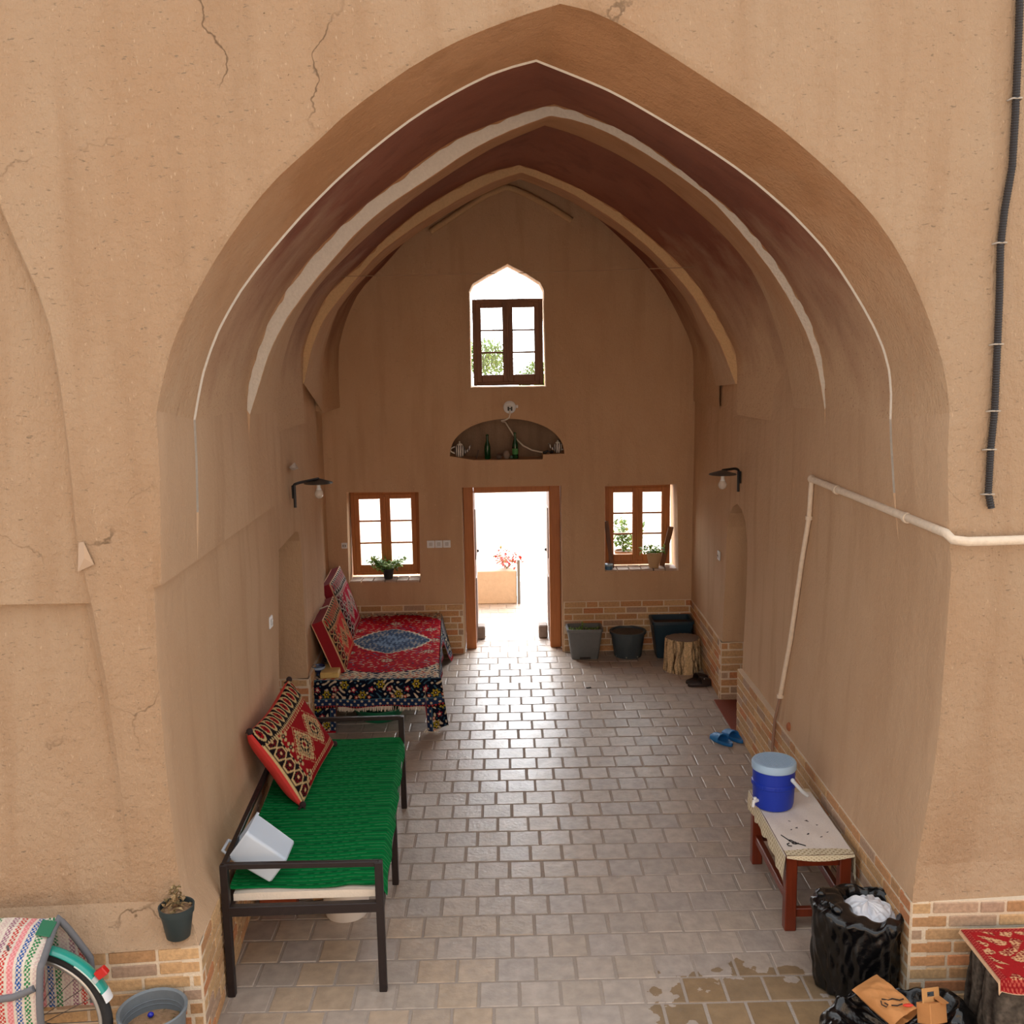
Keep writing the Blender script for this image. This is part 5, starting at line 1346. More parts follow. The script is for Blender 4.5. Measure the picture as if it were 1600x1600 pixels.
def bark_stump(name, label, c, r0_, h, seed, bark, cuttop):
    rr_ = np.random.RandomState(seed)
    t = thing(name, label, 'stump', c)
    n, m = 120, 30
    th = np.linspace(0, 2*pi, n, endpoint=False); z = np.linspace(0, 1, m)
    Tt, Zz = np.meshgrid(th, z, indexing='ij')
    groove = 0
    for k in range(30):
        a = rr_.rand()*2*pi; wv = .02+.045*rr_.rand(); tw = (rr_.rand()-.5)*.5
        d_ = np.angle(np.exp(1j*(Tt-a-tw*Zz-.08*np.sin(Zz*7+k)))); groove = groove - (.006+.010*rr_.rand())*np.exp(-(d_/wv)**2)
    R_ = r0_*(1.10-.12*Zz+.02*np.sin(3*Tt)+.02*np.cos(2*Tt+1))+groove+.003*np.sin(Tt*37+Zz*5)
    P = np.stack([c[0]+R_*np.cos(Tt), c[1]+R_*np.sin(Tt), c[2]+Zz*h+.004*np.sin(2*Tt)*Zz], -1)
    dk = np.clip(-groove/.011, 0, 1)[..., None]
    base = np.array(lin(bark[0]))*(1-dk)+np.array(lin(bark[1]))*dk
    st = (.5+.5*np.sin(Tt*29+3*np.sin(Tt*7)+Zz*2))[..., None]; base = base*(1-.35*st)+np.array(lin(bark[2]))*.35*st
    mb = MB(); mb.grid(P, 0, jitter_col(base, .12), close_u=True); mb.build('bark', attrmat('stump_bark', .95, .7, 90, .3, .1), t, smooth=50, colattr=True)
    top = P[:, -1]; mb = MB()
    rings = [top*(1-f)+np.array([c[0], c[1], c[2]+h+.002])*f for f in (0, .25, .5, .75, .98)]
    Pq = np.array(rings); mb.grid(np.concatenate([Pq, Pq[:, :1]], 1)); mb.build('cut_top', cuttop, t, smooth=60)
    return t
bark_stump('tree_stump', 'sawn log stool with pale ragged bark in front of the back right planter', (1.725, 9.72, 0), .165, .325, 3, ((206, 180, 140), (66, 46, 30), (226, 206, 172)), simple('sawn_top', (98, 70, 46), .85, bump=.3, bscale=40, var=.25))

# slippers
def slide(label, c, rz, mat, mat2, group, kind='slide', L_=.26, w=.10):
    t = thing('slipper', label, 'slipper', c, group)
    R = Matrix.Rotation(rz, 3, 'Z')
    n = 36
    def outline(k, z):
        out = []
        for i in range(n):
            a = 2*pi*i/n; y = cos(a)*L_/2*k; x = sin(a)*w/2*k*(1+.16*cos(a)-.22*(cos(2*a)*.5+.5)*(1 if abs(cos(a)) < .8 else .2)*.3)
            v = R @ Vector((x, y, z)); out.append((v.x+c[0], v.y+c[1], v.z+c[2]))
        return out
    R_ = [outline(.96, 0), outline(1, .006), outline(1.0, .02), outline(.97, .028), outline(.88, .026), outline(.5, .022)]
    P = np.array([r_+[r_[0]] for r_ in R_]); mb = MB(); mb.grid(P); mb.add(R_[-1], [tuple(range(n))]); mb.add(R_[0], [tuple(range(n))]); mb.build('sole', mat, t, smooth=50)
    # upper band
    rows = []
    y0, y1 = (-.012, .085) if kind == 'slide' else (-.01, L_/2*.97)
    for j in range(9):
        f = j/8; y = y0+(y1-y0)*f; row = []
        hw = w/2*(1.05 if kind == 'slide' else 1.04*math.sqrt(max(.03, 1-(max(0, f-.25)/.76)**2.4)))
        hh = (.055-.018*f) if kind == 'slide' else .07*(1-.62*f**1.6)
        for i in range(15):
            a = pi*i/14; v = R @ Vector((-cos(a)*hw, y, .016+sin(a)**.8*hh)); row.append((v.x+c[0], v.y+c[1], v.z+c[2]))
        rows.append(row)
    P = np.array(rows); mb = MB(); mb.grid(P); 
    inn = P.copy(); inn[..., 2] -= .006; mb.grid(inn)
    mb.grid(np.stack([P[0], inn[0]], 0)); mb.grid(np.stack([P[-1], inn[-1]], 0))
    if kind == 'slide':
        pass
    mb.build('strap' if kind == 'slide' else 'upper', mat2, t, smooth=60)
    return t
M_SB = simple('blue_rubber', (30, 104, 168), .5); M_SB2 = simple('blue_rubber_strap', (44, 124, 190), .5)
slide('left one of the two blue rubber slippers by the right wall', (1.712, 7.83, .001), radians(28), M_SB, M_SB2, 'pair of blue slippers')
slide('right one of the two blue rubber slippers, closest to the brick base', (1.820, 7.90, .001), radians(24), M_SB, M_SB2, 'pair of blue slippers')
M_BR = simple('dark_brown_rubber', (50, 38, 34), .55)
slide('dark brown clog near the stump, the farther and more left of the pair', (1.80, 9.34, .001), radians(-62), M_BR, M_BR, 'pair of brown clogs', 'clog')
slide('dark brown clog near the stump, the nearer of the pair with a pale stud', (1.815, 9.225, .001), radians(-78), M_BR, M_BR, 'pair of brown clogs', 'clog')
MB().ball((1.84, 9.19, .075), .006, 8, 6).build('stud', simple('pale_stud', (200, 200, 200), .3), bpy.data.objects['slipper.003'])
o = MB().box((2.22, 8.425, .006), (.74, .75, .012), None, .003).build('doormat', simple('red_brown_mat', (130, 62, 42), .95, bump=.5, bscale=90, var=.15)); tag(o, 'red brown mat on the floor of the right arched passage', 'mat')
o = MB().box((.76, 9.22, .003), (.05, .022, .006), Euler((0, 0, .3)), .002).build('dry_leaf', simple('dark_leaf', (36, 28, 24), .8)); tag(o, 'tiny dark leaf on the tiles in front of the square planter', 'leaf')

# ------------------------------------------------------------------ bench with lace cloth and cooler
M_BW = wood('red_brown_bench_wood', (128, 52, 26), (88, 32, 16), .35)
t = thing('wooden_bench', 'narrow red brown wooden bench along the right wall under a lace cloth', 'bench', (1.65, 5.5, 0))
LX, RX, NY, FY = 1.510, 1.800, 5.150, 5.880
for (x, y) in ((LX, NY), (RX, NY), (LX, FY), (RX, FY)):
    MB().bar((x, y, 0), (x, y, .425), .062, .062, .005).build('leg', M_BW, t)
for (x, y0, y1, z) in ((LX, NY, FY, .17), (RX, NY, FY, .17), (LX, NY, FY, .395), (RX, NY, FY, .395)):
    MB().bar((x, y0+.031, z), (x, y1-.031, z), .035, .05, .004).build('long_rail', M_BW, t)
for (y, z) in ((NY, .10), (FY, .17), (NY, .395), (FY, .395)):
    MB().bar((LX+.031, y, z), (RX-.031, y, z), .035, .05, .004).build('cross_rail', M_BW, t)
MB().box(((LX+RX)/2, (NY+FY)/2, .437), (RX-LX+.07, FY-NY+.09, .024), None, .005).build('seat_board', M_BW, t)
t = thing('lace_cloth', 'stained white cloth with cream lace edging over the wooden bench', 'tablecloth', (1.65, 5.5, .45))
CL, LACE = linN((230, 222, 214)), linN((218, 206, 178))
x0, x1, y0, y1 = LX-.037, RX+.037, NY-.05, FY+.05
def lace(U, T, C):
    hole = (np.sin(U*230)*np.sin(T*11) > .35); C[hole & (T > .12)] = linN((172, 156, 124)); return C
n, m = 90, 200
X, Yg = np.meshgrid(np.linspace(x0, x1, n), np.linspace(y0, y1, m), indexing='ij')
Z = .4515+.0012*np.sin(X*40+Yg*17)+.001*np.sin(Yg*31)
C = np.empty(X.shape+(3,)); C[:] = CL
nearb = Yg < y0+.055+.02*np.sin((X-x0)/(x1-x0)*pi); C[nearb] = LACE; C[nearb & (np.sin(X*200)*np.sin(Yg*190) > .45)] = linN((160, 142, 106))
C[(Yg > y1-.05)] = LACE
for (sx, sy, sr) in ((1.62, 5.42, .006), (1.70, 5.50, .008), (1.74, 5.45, .005), (1.585, 5.40, .005), (1.60, 5.50, .004), (1.72, 5.30, .006), (1.66, 5.34, .007), (1.775, 5.36, .005)):
    C[np.hypot(X-sx-.004*np.sin(Yg*300), (Yg-sy)*.8) < sr] = BLK*1.4
mb = MB(); mb.grid(np.stack([X, Yg, Z], -1), 0, jitter_col(C, .04)); mb.build('cloth_top', attrmat('white_cotton', .9, .3, 300, .06, .1), t, smooth=180, colattr=True)
# left hang with scalloped edge, lower toward the near end
n, m = 240, 26
Yg, Tg = np.meshgrid(np.linspace(y0, y1, n), np.linspace(0, 1, m), indexing='ij')
low = .085+.07*np.clip((5.35-Yg)/.25, 0, 1)**1.2+.012*np.abs(np.sin((Yg-y0)*34)) + .02*np.exp(-((Yg-y1)/.06)**2)
Z = .4515-low*Tg; Xg = x0-.004-.012*np.sin(Tg*1.57)-.006*np.sin(Yg*40)*Tg
C = np.empty(Yg.shape+(3,)); C[:] = LACE; C[Tg < .08] = CL; C = lace(Yg, Tg*low/.085, C)
mb = MB(); mb.grid(np.stack([Xg, Yg, Z], -1), 0, jitter_col(C, .05)); mb.build('lace_hang', MATS['white_cotton'], t, smooth=180, colattr=True)
Yg, Tg = np.meshgrid(np.linspace(y0, y1, n), np.linspace(0, 1, m), indexing='ij')
low = .06+.10*np.clip((5.30-Yg)/.2, 0, 1)
Z = .4515-low*Tg; Xg = x1+.003+.008*np.sin(Tg*1.57)
C = np.empty(Yg.shape+(3,)); C[:] = LACE; C = lace(Yg, Tg, C)
mb = MB(); mb.grid(np.stack([Xg, Yg, Z], -1), 0, C); mb.build('lace_hang', MATS['white_cotton'], t, smooth=180, colattr=True)
Xg, Tg = np.meshgrid(np.linspace(x0, x1, 80), np.linspace(0, 1, 12), indexing='ij')
low = .010+.022*np.sin((Xg-x0)/(x1-x0)*pi); Z = .4515-low*Tg; Yg = y0-.004-.006*Tg
C = np.empty(Xg.shape+(3,)); C[:] = LACE; C = lace(Xg, Tg, C)
mb = MB(); mb.grid(np.stack([Xg, Yg, Z], -1), 0, C); mb.build('lace_hang', MATS['white_cotton'], t, smooth=180, colattr=True)
ink = simple('black_ink', (24, 22, 24), .8)
def stroke(pts, r=.0022): 
    return MB().tube([(x, y, .4535) for x, y in pts], r, 5)
mb = MB()
for pts in ([(1.525, 5.235), (1.51, 5.225), (1.513, 5.205), (1.53, 5.20)], [(1.505, 5.33), (1.53, 5.27), (1.545, 5.265), (1.56, 5.235), (1.605, 5.20)], [(1.53, 5.262), (1.545, 5.24), (1.56, 5.245), (1.572, 5.225), (1.545, 5.225)], [(1.54, 5.232), (1.557, 5.222), (1.575, 5.232)]):
    mb.tube([(x, y, .4545) for x, y in pts], .0028, 5)
mb.build('printed_mark', ink, t)

t = thing('water_cooler', 'blue round water cooler with pale lid and side handle on the bench', 'cooler', (1.56, 5.715, .454))
cc = Vector((1.562, 5.715, .454))
M_CB = simple('cooler_blue', (18, 52, 172), .38, bump=.05, bscale=60)
MB().lathe(cc, [(.104, 0), (.112, .006), (.118, .03), (.122, .13), (.126, .133), (.126, .158), (.122, .161), (.123, .232), (.0001, .234)], 56).build('cooler_body', M_CB, t, smooth=35)
mb = MB(); mb.lathe(cc, [(.1262, .133), (.1272, .136), (.1272, .154), (.1262, .157)], 56)
for k in range(56):
    a = 2*pi*k/56
    if k % 8 < 5: mb.box(cc+Vector((.126*cos(a), .126*sin(a), .145)), (.005, .006, .022), Euler((0, 0, a)), .001)
mb.build('ribbed_band', M_CB, t)
M_LID = simple('cooler_lid_blue', (164, 194, 222), .4)
mb = MB(); mb.lathe(cc+Vector((0, 0, .232)), [(.126, 0), (.129, .004), (.130, .036), (.124, .046), (.112, .048), (.110, .045), (.0001, .045)], 56)
for k in range(-10, 11):
    y = k*.0098; hw = math.sqrt(max(0, .107**2-y*y)); mb.box(cc+Vector((y, 0, .2785)), (.0045, hw*2, .004), None, .001)
mb.build('lid', M_LID, t, smooth=35)
mb = MB()
pa = cc+Vector((.085, -.105, .205)); 
mb.tube([cc+Vector((.10, -.085, .20)), cc+Vector((.075, -.135, .205)), cc+Vector((.13, -.13, .14)), cc+Vector((.175, -.09, .095)), cc+Vector((.150, .02, .10))][1:4], [.012, .011, .011], 10)
mb.ball(cc+Vector((.075, -.130, .205)), (.013, .013, .013), 10, 7); mb.build('handle', simple('handle_white', (206, 216, 228), .4), t, smooth=60)
mb = MB(); mb.tube([cc+Vector((-.10, -.05, .055)), cc+Vector((-.135, -.075, .055))], .011, 10); mb.tube([cc+Vector((-.134, -.074, .06)), cc+Vector((-.138, -.078, .025))], .009, 10); mb.box(cc+Vector((-.125, -.068, .073)), (.02, .02, .014), None, .004); mb.build('spigot', M_WPLAST, t, smooth=50)

# ------------------------------------------------------------------ rubbish
M_BAG = simple('black_bin_bag', (8, 8, 10), .24, bump=.6, bscale=20, spec=.55)
M_BAGF = simple('black_bin_bag_smooth', (9, 9, 11), .2, bump=.35, bscale=55, spec=.6)
def folds(Tt, Zz, seed, amp):
    r = np.random.RandomState(seed); f = 0
    for k in range(9):
        fr = r.randint(3, 22); f = f+np.sin(Tt*fr+r.rand()*6+Zz*r.uniform(-9, 9))*np.sin(Zz*r.uniform(2, 9)+r.rand()*6)/(1+fr*.12)
    return f*amp
t = thing('rubbish_bag', 'upright black bin bag holding a white bag, by the right front corner', 'bin bag', (1.66, 4.72, 0))
bc = np.array([1.700, 4.655])
n, m = 160, 70
Tt, Zz = np.meshgrid(np.linspace(0, 2*pi, n, endpoint=False), np.linspace(0, 1, m), indexing='ij')
# profile: body then rim then down inside
pr = np.interp(Zz, [0, .04, .2, .55, .66, .72, .78, .84, 1], [.165, .178, .19, .205, .212, .208, .175, .15, .145])
pz = np.interp(Zz, [0, .04, .2, .55, .66, .72, .78, .84, 1], [.0, .01, .12, .36, .41, .435, .44, .40, .30])
body = Zz < .7
left = np.clip(-np.cos(Tt-.2), 0, 1)
pr = pr*.99+folds(Tt, Zz, 5, .008)+.007*np.abs(np.sin(Tt*13+9*Zz))*body+.010*np.sin(Tt*5-7*Zz)*np.sin(Zz*5)*body+.006*np.abs(np.sin(Tt*8-15*Zz+2*np.sin(Tt*3)))*body
inn = np.clip((Zz-.72)/.1, 0, 1)
pr = pr-inn*left*.045
pz = pz+left**3*.045*np.clip((Zz-.5)/.2, 0, 1)+.008*np.sin(Tt*9)*np.clip((Zz-.6)/.1, 0, 1)+folds(Tt, Zz, 8, .004)*np.clip(Zz*4, 0, 1)
offx = .055*np.clip((Zz-.7)/.1, 0, 1)
P = np.stack([bc[0]+offx+pr*1.04*np.cos(Tt), bc[1]+offx*.5+pr*.97*np.sin(Tt), np.maximum(pz*.95, .001)], -1)
mb = MB(); mb.grid(P, close_u=True); mb.build('bag_film', M_BAG, t, smooth=180)
mb = MB(); r = random.Random(4)
for k in range(16):
    a = radians(150+r.uniform(0, 75)); q = Vector((bc[0]+.175*cos(a), bc[1]+.16*sin(a), .437+r.uniform(-.01, .03)))
    mb.ball(q, (r.uniform(.018, .034), r.uniform(.012, .024), r.uniform(.012, .026)), 9, 6, R=Euler((r.uniform(0, 3), r.uniform(0, 3), r.uniform(0, 3))).to_matrix())
mb.tube([(bc[0]-.17, bc[1]-.08, .45), (bc[0]-.20, bc[1]-.09, .445), (bc[0]-.215, bc[1]-.085, .425)], [.014, .008, .003], 7)
mb.build('gathered_knot', M_BAGF, t, smooth=180)
o_ = thing('plastic_bag', 'crumpled white plastic bag stuffed inside the upright black bin bag', 'plastic bag', (1.72, 4.76, .30))
n, m = 90, 40
Tt, Zz = np.meshgrid(np.linspace(0, 2*pi, n, endpoint=False), np.linspace(0, 1, m), indexing='ij')
rad = .138*np.sqrt(np.clip(1-Zz**2.2, 0, 1))*(1+folds(Tt, Zz, 21, .05)); zz = .335+.085*Zz+folds(Tt, Zz*2, 22, .010)
P = np.stack([1.762+rad*np.cos(Tt)*1.0, 4.685+rad*np.sin(Tt)*.95, zz-.004], -1)
mb = MB(); mb.grid(P, close_u=True); mb.build('white_film', simple('white_film', (222, 224, 230), .35, bump=.5, bscale=30), o_, smooth=180)

t = thing('rubbish_bag', 'flat open black bin bag on the floor in front of the upright one', 'bin bag', (1.70, 4.2, 0))
n, m = 150, 60
Tt, Zz = np.meshgrid(np.linspace(0, 2*pi, n, endpoint=False), np.linspace(0, 1, m), indexing='ij')
ang = 1+.10*np.cos(2*Tt-.6)+.07*np.sin(3*Tt)
pr = np.interp(Zz, [0, .1, .35, .55, .62, .7, 1], [.25, .275, .26, .225, .20, .17, .0])*ang
pz = np.interp(Zz, [0, .1, .35, .55, .62, .7, 1], [.002, .03, .11, .17, .175, .14, .06])
pz = pz*(1+.22*np.sin(Tt+.5)+.10*np.sin(3*Tt+1))+folds(Tt, Zz, 31, .010)*np.clip(Zz*4, 0, 1)*np.clip((1-Zz)*6, 0, 1)
pr = pr+folds(Tt, Zz, 33, .012)*np.clip((1-Zz)*4, 0, 1)
P = np.stack([1.725+pr*np.cos(Tt)*1.22, 4.165+pr*np.sin(Tt)*.80, np.maximum(pz, .002)], -1)
mb = MB(); mb.grid(P, close_u=True); mb.build('bag_film', M_BAGF, t, smooth=180)
M_KRAFT = simple('kraft_paper', (182, 124, 70), .75, bump=.5, bscale=14, var=.14)
# brown paper bag lying in it
t = thing('paper_bag', 'crumpled brown paper bag with a black printed mark in the flat bin bag', 'paper bag', (1.64, 4.22, .15))
def pbag(mbx, C0, ax, ay, az, w, l, h, seed):
    r = np.random.RandomState(seed); ax, ay, az = [np.array(Vector(q).normalized()) for q in (ax, ay, az)]
    n, m = 26, 34
    U, V = np.meshgrid(np.linspace(-1, 1, n), np.linspace(0, 1, m), indexing='ij')
    for sgn in (1, -1):
        bulge = (1-np.abs(U)**6)*(1-.8*np.clip((V-.80)/.2, 0, 1))*(.55+.45*np.sin(V*pi*.8+.5))
        cr = .16*np.sin(U*7+V*9+seed)*np.sin(V*13)+.14*np.abs(np.sin(U*5-V*8))+.10*np.abs(np.sin(U*9+V*15))
        P = np.array(C0)[None, None]+ax*((U*w/2)[..., None])+ay*((V*l)[..., None])+az*((sgn*h/2*(bulge+cr*bulge))[..., None])
        mbx.grid(P)
mb = MB(); pbag(mb, (1.722, 4.075, .215), (.80, .42, .15), (-.50, .80, .22), (-.02, -.30, .95), .16, .23, .07, 3); mb.build('bag_paper', M_KRAFT, t, smooth=60)
mb = MB(); 
def onbag(u, v): 
    ax = Vector((.80, .42, .15)).normalized(); ay = Vector((-.50, .80, .22)).normalized(); az = Vector((-.02, -.30, .95)).normalized()
    return Vector((1.722, 4.075, .215))+ax*u+ay*v+az*.0445
for pts in ([(-.05, .10), (-.062, .085), (-.055, .065), (-.04, .07), (-.045, .085)], [(-.04, .105), (-.02, .085), (0, .082), (.02, .06), (.04, .055)], [(-.03, .06), (-.01, .045), (.015, .04)]):
    mb.tube([onbag(*p) for p in pts], .0028, 5)
mb.build('printed_mark', ink, t)
MB().ball(onbag(.03, .022), (.024, .010, .006), 12, 7).build('red_print', simple('red_print', (204, 52, 30), .6), t)
t = thing('cardboard_box', 'small brown cardboard carrier with a slot handle beside the paper bag', 'carton', (1.80, 4.17, .15))
Rb = Euler((radians(-18), radians(20), radians(38))).to_matrix()
def cb(p): return Rb @ Vector(p)+Vector((1.852, 4.115, .215))
mb = MB(); mb.box(cb((0, 0, 0)), (.15, .065, .085), Rb, .003); mb.build('carton_body', M_KRAFT, t)
mb = MB()
for (cx, cz, sx, sz) in ((-.055, .07, .04, .06), (.055, .07, .04, .06), (0, .092, .07, .016), (0, .052, .07, .024)):
    mb.box(cb((cx, .0, cz)), (sx, .006, sz), Rb, .001)
mb.build('handle_flap', simple('kraft_light', (196, 144, 88), .75), t)
MB().box(cb((.05, -.02, .05)), (.06, .05, .004), Rb @ Euler((.5, 0, 0)).to_matrix()).build('flap', M_KRAFT, t)

# ------------------------------------------------------------------ right front: old log block with red cloth
t = thing('wood_block', 'old dark cracked wooden block by the right front brick base, under a red cloth', 'wood block', (2.42, 4.2, 0))
rr_ = np.random.RandomState(6); n, m = 100, 30
Tt, Zz = np.meshgrid(np.linspace(0, 2*pi, n, endpoint=False), np.linspace(0, 1, m), indexing='ij')
sq = (np.abs(np.cos(Tt))**5+np.abs(np.sin(Tt))**5)**(-1/5)
gr = 0
for k in range(16):
    a = rr_.rand()*2*pi; d_ = np.angle(np.exp(1j*(Tt-a-.2*np.sin(Zz*3+k)))); gr = gr-(.008+.012*rr_.rand())*np.exp(-(d_/(.03+.05*rr_.rand()))**2)
R_ = sq+gr*3+.02*np.sin(Tt*5+Zz*3)
P = np.stack([2.44+R_*np.cos(Tt)*.335*(1.04-.05*Zz), 4.215+R_*np.sin(Tt)*.185*(1.04-.05*Zz), Zz*.43], -1)
dk = np.clip(-gr/.015, 0, 1)[..., None]
st = (.5+.5*np.sin(Tt*31+2*np.sin(Zz*6)))[..., None]
base = np.array(lin((88, 80, 72)))*(1-dk)*(.7+.5*st)+np.array(lin((34, 26, 22)))*dk
kn = np.exp(-(((Tt-4.45)/.10)**2+((Zz-.35)/.22)**2))[..., None]; base = base*(1-kn*.7)+np.array(lin((140, 82, 46)))*kn*.7
mb = MB(); mb.grid(P, 0, jitter_col(base, .15), close_u=True); mb.add(P[:, -1], [tuple(range(n))], 0, lin((96, 84, 74)))
mb.build('block_body', attrmat('old_wood', .95, .9, 45, .35, .1), t, smooth=40, colattr=True)
t = thing('printed_cloth', 'red cloth with cream paisley print spread over the old wooden block', 'cloth', (2.42, 4.2, .433))
n, m = 150, 130
U, V = np.meshgrid(np.linspace(0, 1, n), np.linspace(0, 1, m), indexing='ij')
X = 2.088+.71*U; Yg = 4.404-.425*V
Z = .4345+.003*np.sin(U*14)*np.sin(V*9)+.0*U
edge = np.clip((V-.93+.02*np.sin(U*8+1))/.07, 0, 1)
Z = Z-edge**1.5*.045*(1+.5*np.sin(U*11)); Yg = Yg+edge*.02
el = np.clip((.016-U)/.016, 0, 1); Z = Z-el**1.5*.02
C = np.empty(U.shape+(3,)); C[:] = linN((158, 34, 36))
k = curls(U*.72, V*.5, 150, .3); hole = curls(U*.72, V*.5, 30, .9)
msk = (hole > .05); C[msk & (k > -.05)] = linN((206, 160, 118)); C[msk & (k <= -.05)] = linN((128, 28, 32))
bd_ = (np.minimum(np.minimum(U*.72, (1-U)*.72), np.minimum(V*.5, (1-V)*.5)) < .035); C[bd_] = linN((140, 30, 34)); C[bd_ & (np.sin(U*240)*np.sin(V*170) > .3)] = linN((190, 90, 76))
ed = (np.minimum(np.minimum(U*.72, (1-U)*.72), np.minimum(V*.5, (1-V)*.5)) < .006); C[ed] = linN((214, 176, 140))
mb = MB(); mb.grid(np.stack([X, Yg, Z], -1), 0, jitter_col(C)); mb.build('cloth_sheet', M_KILIM, t, smooth=180, colattr=True)

# ------------------------------------------------------------------ left front: pots, bicycle, saddle bag
c = (-1.500, 4.262, .572)
t = pot('potted_plant', 'withered plant in a small dark pot on the ledge left of the arch', c, [(.048, 0), (.052, .004), (.071, .118), (.076, .12), (.079, .15), (.072, .15), (.068, .12)], simple('dark_green_grey_pot', (44, 56, 58), .5), .128, .069, soil=(150, 118, 88))
mb = MB(); r = random.Random(9)
ms = MB(); ms.tube([(c[0], c[1], c[2]+.13), (c[0]+.004, c[1]+.004, c[2]+.18), (c[0]+.002, c[1]+.01, c[2]+.235)], [.006, .005, .003], 6); ms.build('stem', simple('dry_stem', (120, 92, 62), .9), t)
DRY = [lin(q) for q in ((150, 122, 84), (120, 96, 62), (172, 146, 104), (104, 88, 56))]
for k in range(60):
    a = r.uniform(0, 6.28); q = (c[0]+.022*cos(a)*r.random(), c[1]+.022*sin(a)*r.random(), c[2]+r.uniform(.15, .235)); leaf(mb, q, rdir(r, -.6), r.uniform(.018, .034), .016, r.choice(DRY), .5)
for k in range(22):
    a = r.uniform(0, 6.28); q = (c[0]+.05*cos(a), c[1]+.05*sin(a), c[2]+.142); leaf(mb, q, rdir(r, -.1), r.uniform(.02, .04), .018, r.choice(DRY), .4)
mb.build('dry_leaves', M_LEAF, t, colattr=True)
c = (-1.562, 4.05, 0)
t = pot('planter', 'large round grey tub of dry soil on the ground by the left brick base', c, [(.11, 0), (.115, .01), (.135, .30), (.137, .335), (.144, .34), (.148, .365), (.142, .37), (.133, .362), (.130, .33), (.124, .25)], simple('worn_grey_tub', (112, 120, 126), .5, bump=.15, bscale=30, var=.12), .275, .126, soil=(150, 118, 92))
mb = MB(); r = random.Random(19)
for k in range(26):
    a = r.uniform(0, 6.28); d_ = .12*math.sqrt(r.random()); leaf(mb, (c[0]+d_*cos(a), c[1]+d_*sin(a), .287), rdir(r, 0), r.uniform(.02, .04), .008, r.choice(DRY), .3)
mb.build('dry_litter', M_LEAF, t, colattr=True)['kind'] = 'stuff'
mb = MB()
for zz, rr2 in ((.32, .1315), (.30, .130)): mb.tube([(c[0]+rr2*.985*cos(2*pi*k/40), c[1]+rr2*.985*sin(2*pi*k/40), zz) for k in range(40)], .003, 6, closed=True)
mb.build('inner_rib', simple('worn_grey_tub', (112, 120, 126)), t, smooth=60)
o = MB().ball((c[0]-.03, c[1]+.055, .297), (.014, .014, .011), 12, 8).build('glass_bead', simple('blue_glass', (30, 40, 170), .15)); tag(o, 'small blue glass bead on the soil of the grey tub', 'bead')

bw = Vector((-2.06, 4.0, .345))
t = thing('bicycle', 'parked bicycle, its rear wheel and teal mudguard showing beside the grey tub', 'bicycle', (bw.x, bw.y, 0))
TIR = .325
w_ = MB().tube([bw+Vector((TIR*cos(2*pi*k/72), 0, TIR*sin(2*pi*k/72))) for k in range(72)], .021, 12, closed=True).build('tyre', simple('black_tyre', (40, 40, 42), .8, bump=.4, bscale=90), t, smooth=60)
MB().tube([bw+Vector((.296*cos(2*pi*k/72), 0, .296*sin(2*pi*k/72))) for k in range(72)], .012, 8, closed=True).build('rim', simple('steel_rim', (196, 196, 194), .3, .8), w_, smooth=60)
mb = MB()
for k in range(32):
    a = 2*pi*k/32; s_ = 1 if k % 2 else -1; b = a+(.5 if k % 4 < 2 else -.5)
    mb.tube([bw+Vector((.024*cos(b), s_*.03, .024*sin(b))), bw+Vector((.288*cos(a), 0, .288*sin(a)))], .0018, 5)
mb.build('spokes', simple('steel_spoke', (120, 116, 112), .35, .8), w_)
mb = MB(); mb.tube([bw+Vector((0, -.05, 0)), bw+Vector((0, .05, 0))], .022, 14); mb.build('hub', simple('steel_rim', (196, 196, 194)), w_, smooth=50)
def guard(a0, a1, R0, wd, mat, nm, thick=.004):
    rows = []
    for k in range(31):
        a = radians(a0+(a1-a0)*k/30); row = []
        for j in range(9):
            q = -1+2*j/8; rad = R0+.012*(1-q*q); row.append(tuple(bw+Vector((rad*cos(a), q*wd/2, rad*sin(a)))))
        rows.append(row)
    P = np.array(rows); mb = MB(); mb.grid(P); cen_ = np.array(bw)
    I = cen_+(P-cen_)*(1-thick/R0); I[..., 1] = P[..., 1]; mb.grid(I)
    bdp = lambda A: np.vstack([A[:, 0], A[-1, 1:], A[::-1, -1][1:], A[0, ::-1][1:]])
    mb.grid(np.stack([bdp(P), bdp(I)], 0)); return mb.build(nm, mat, t, smooth=50)
M_TEAL = simple('teal_mudguard', (30, 150, 136), .25, coat=.4)
guard(24, 140, .355, .062, M_TEAL, 'mudguard')
guard(26, 52, .353, .066, simple('white_guard_stripe', (206, 222, 214), .4), 'guard_edge')
guard(17, 24.2, .356, .064, M_WPLAST, 'guard_tip')
guard(33, 37, .358, .066, simple('grey_tape', (176, 186, 182), .5), 'tape_band')
a = radians(36); q = bw+Vector((.395*cos(a), -.008, .395*sin(a)))
MB().box(q, (.05, .03, .038), Euler((0, -a, 0)), .004).build('reflector', simple('red_reflector', (196, 40, 34), .25), t)
mb = MB()
for s_ in (-1, 1):
    mb.tube([bw+Vector((0, s_*.055, 0)), bw+Vector((-.45, s_*.045, .05))], .009, 8); mb.tube([bw+Vector((0, s_*.055, 0)), bw+Vector((-.26, s_*.04, .42))], .008, 8)
    mb.tube([bw+Vector((0, s_*.06, 0)), bw+Vector((-.03, s_*.075, .405))], .005, 6)
mb.box(bw+Vector((-.10, 0, .365)), (.34, .10, .012)); mb.build('frame_tubes', simple('grey_bike_frame', (92, 96, 100), .35, .4), t, smooth=50)

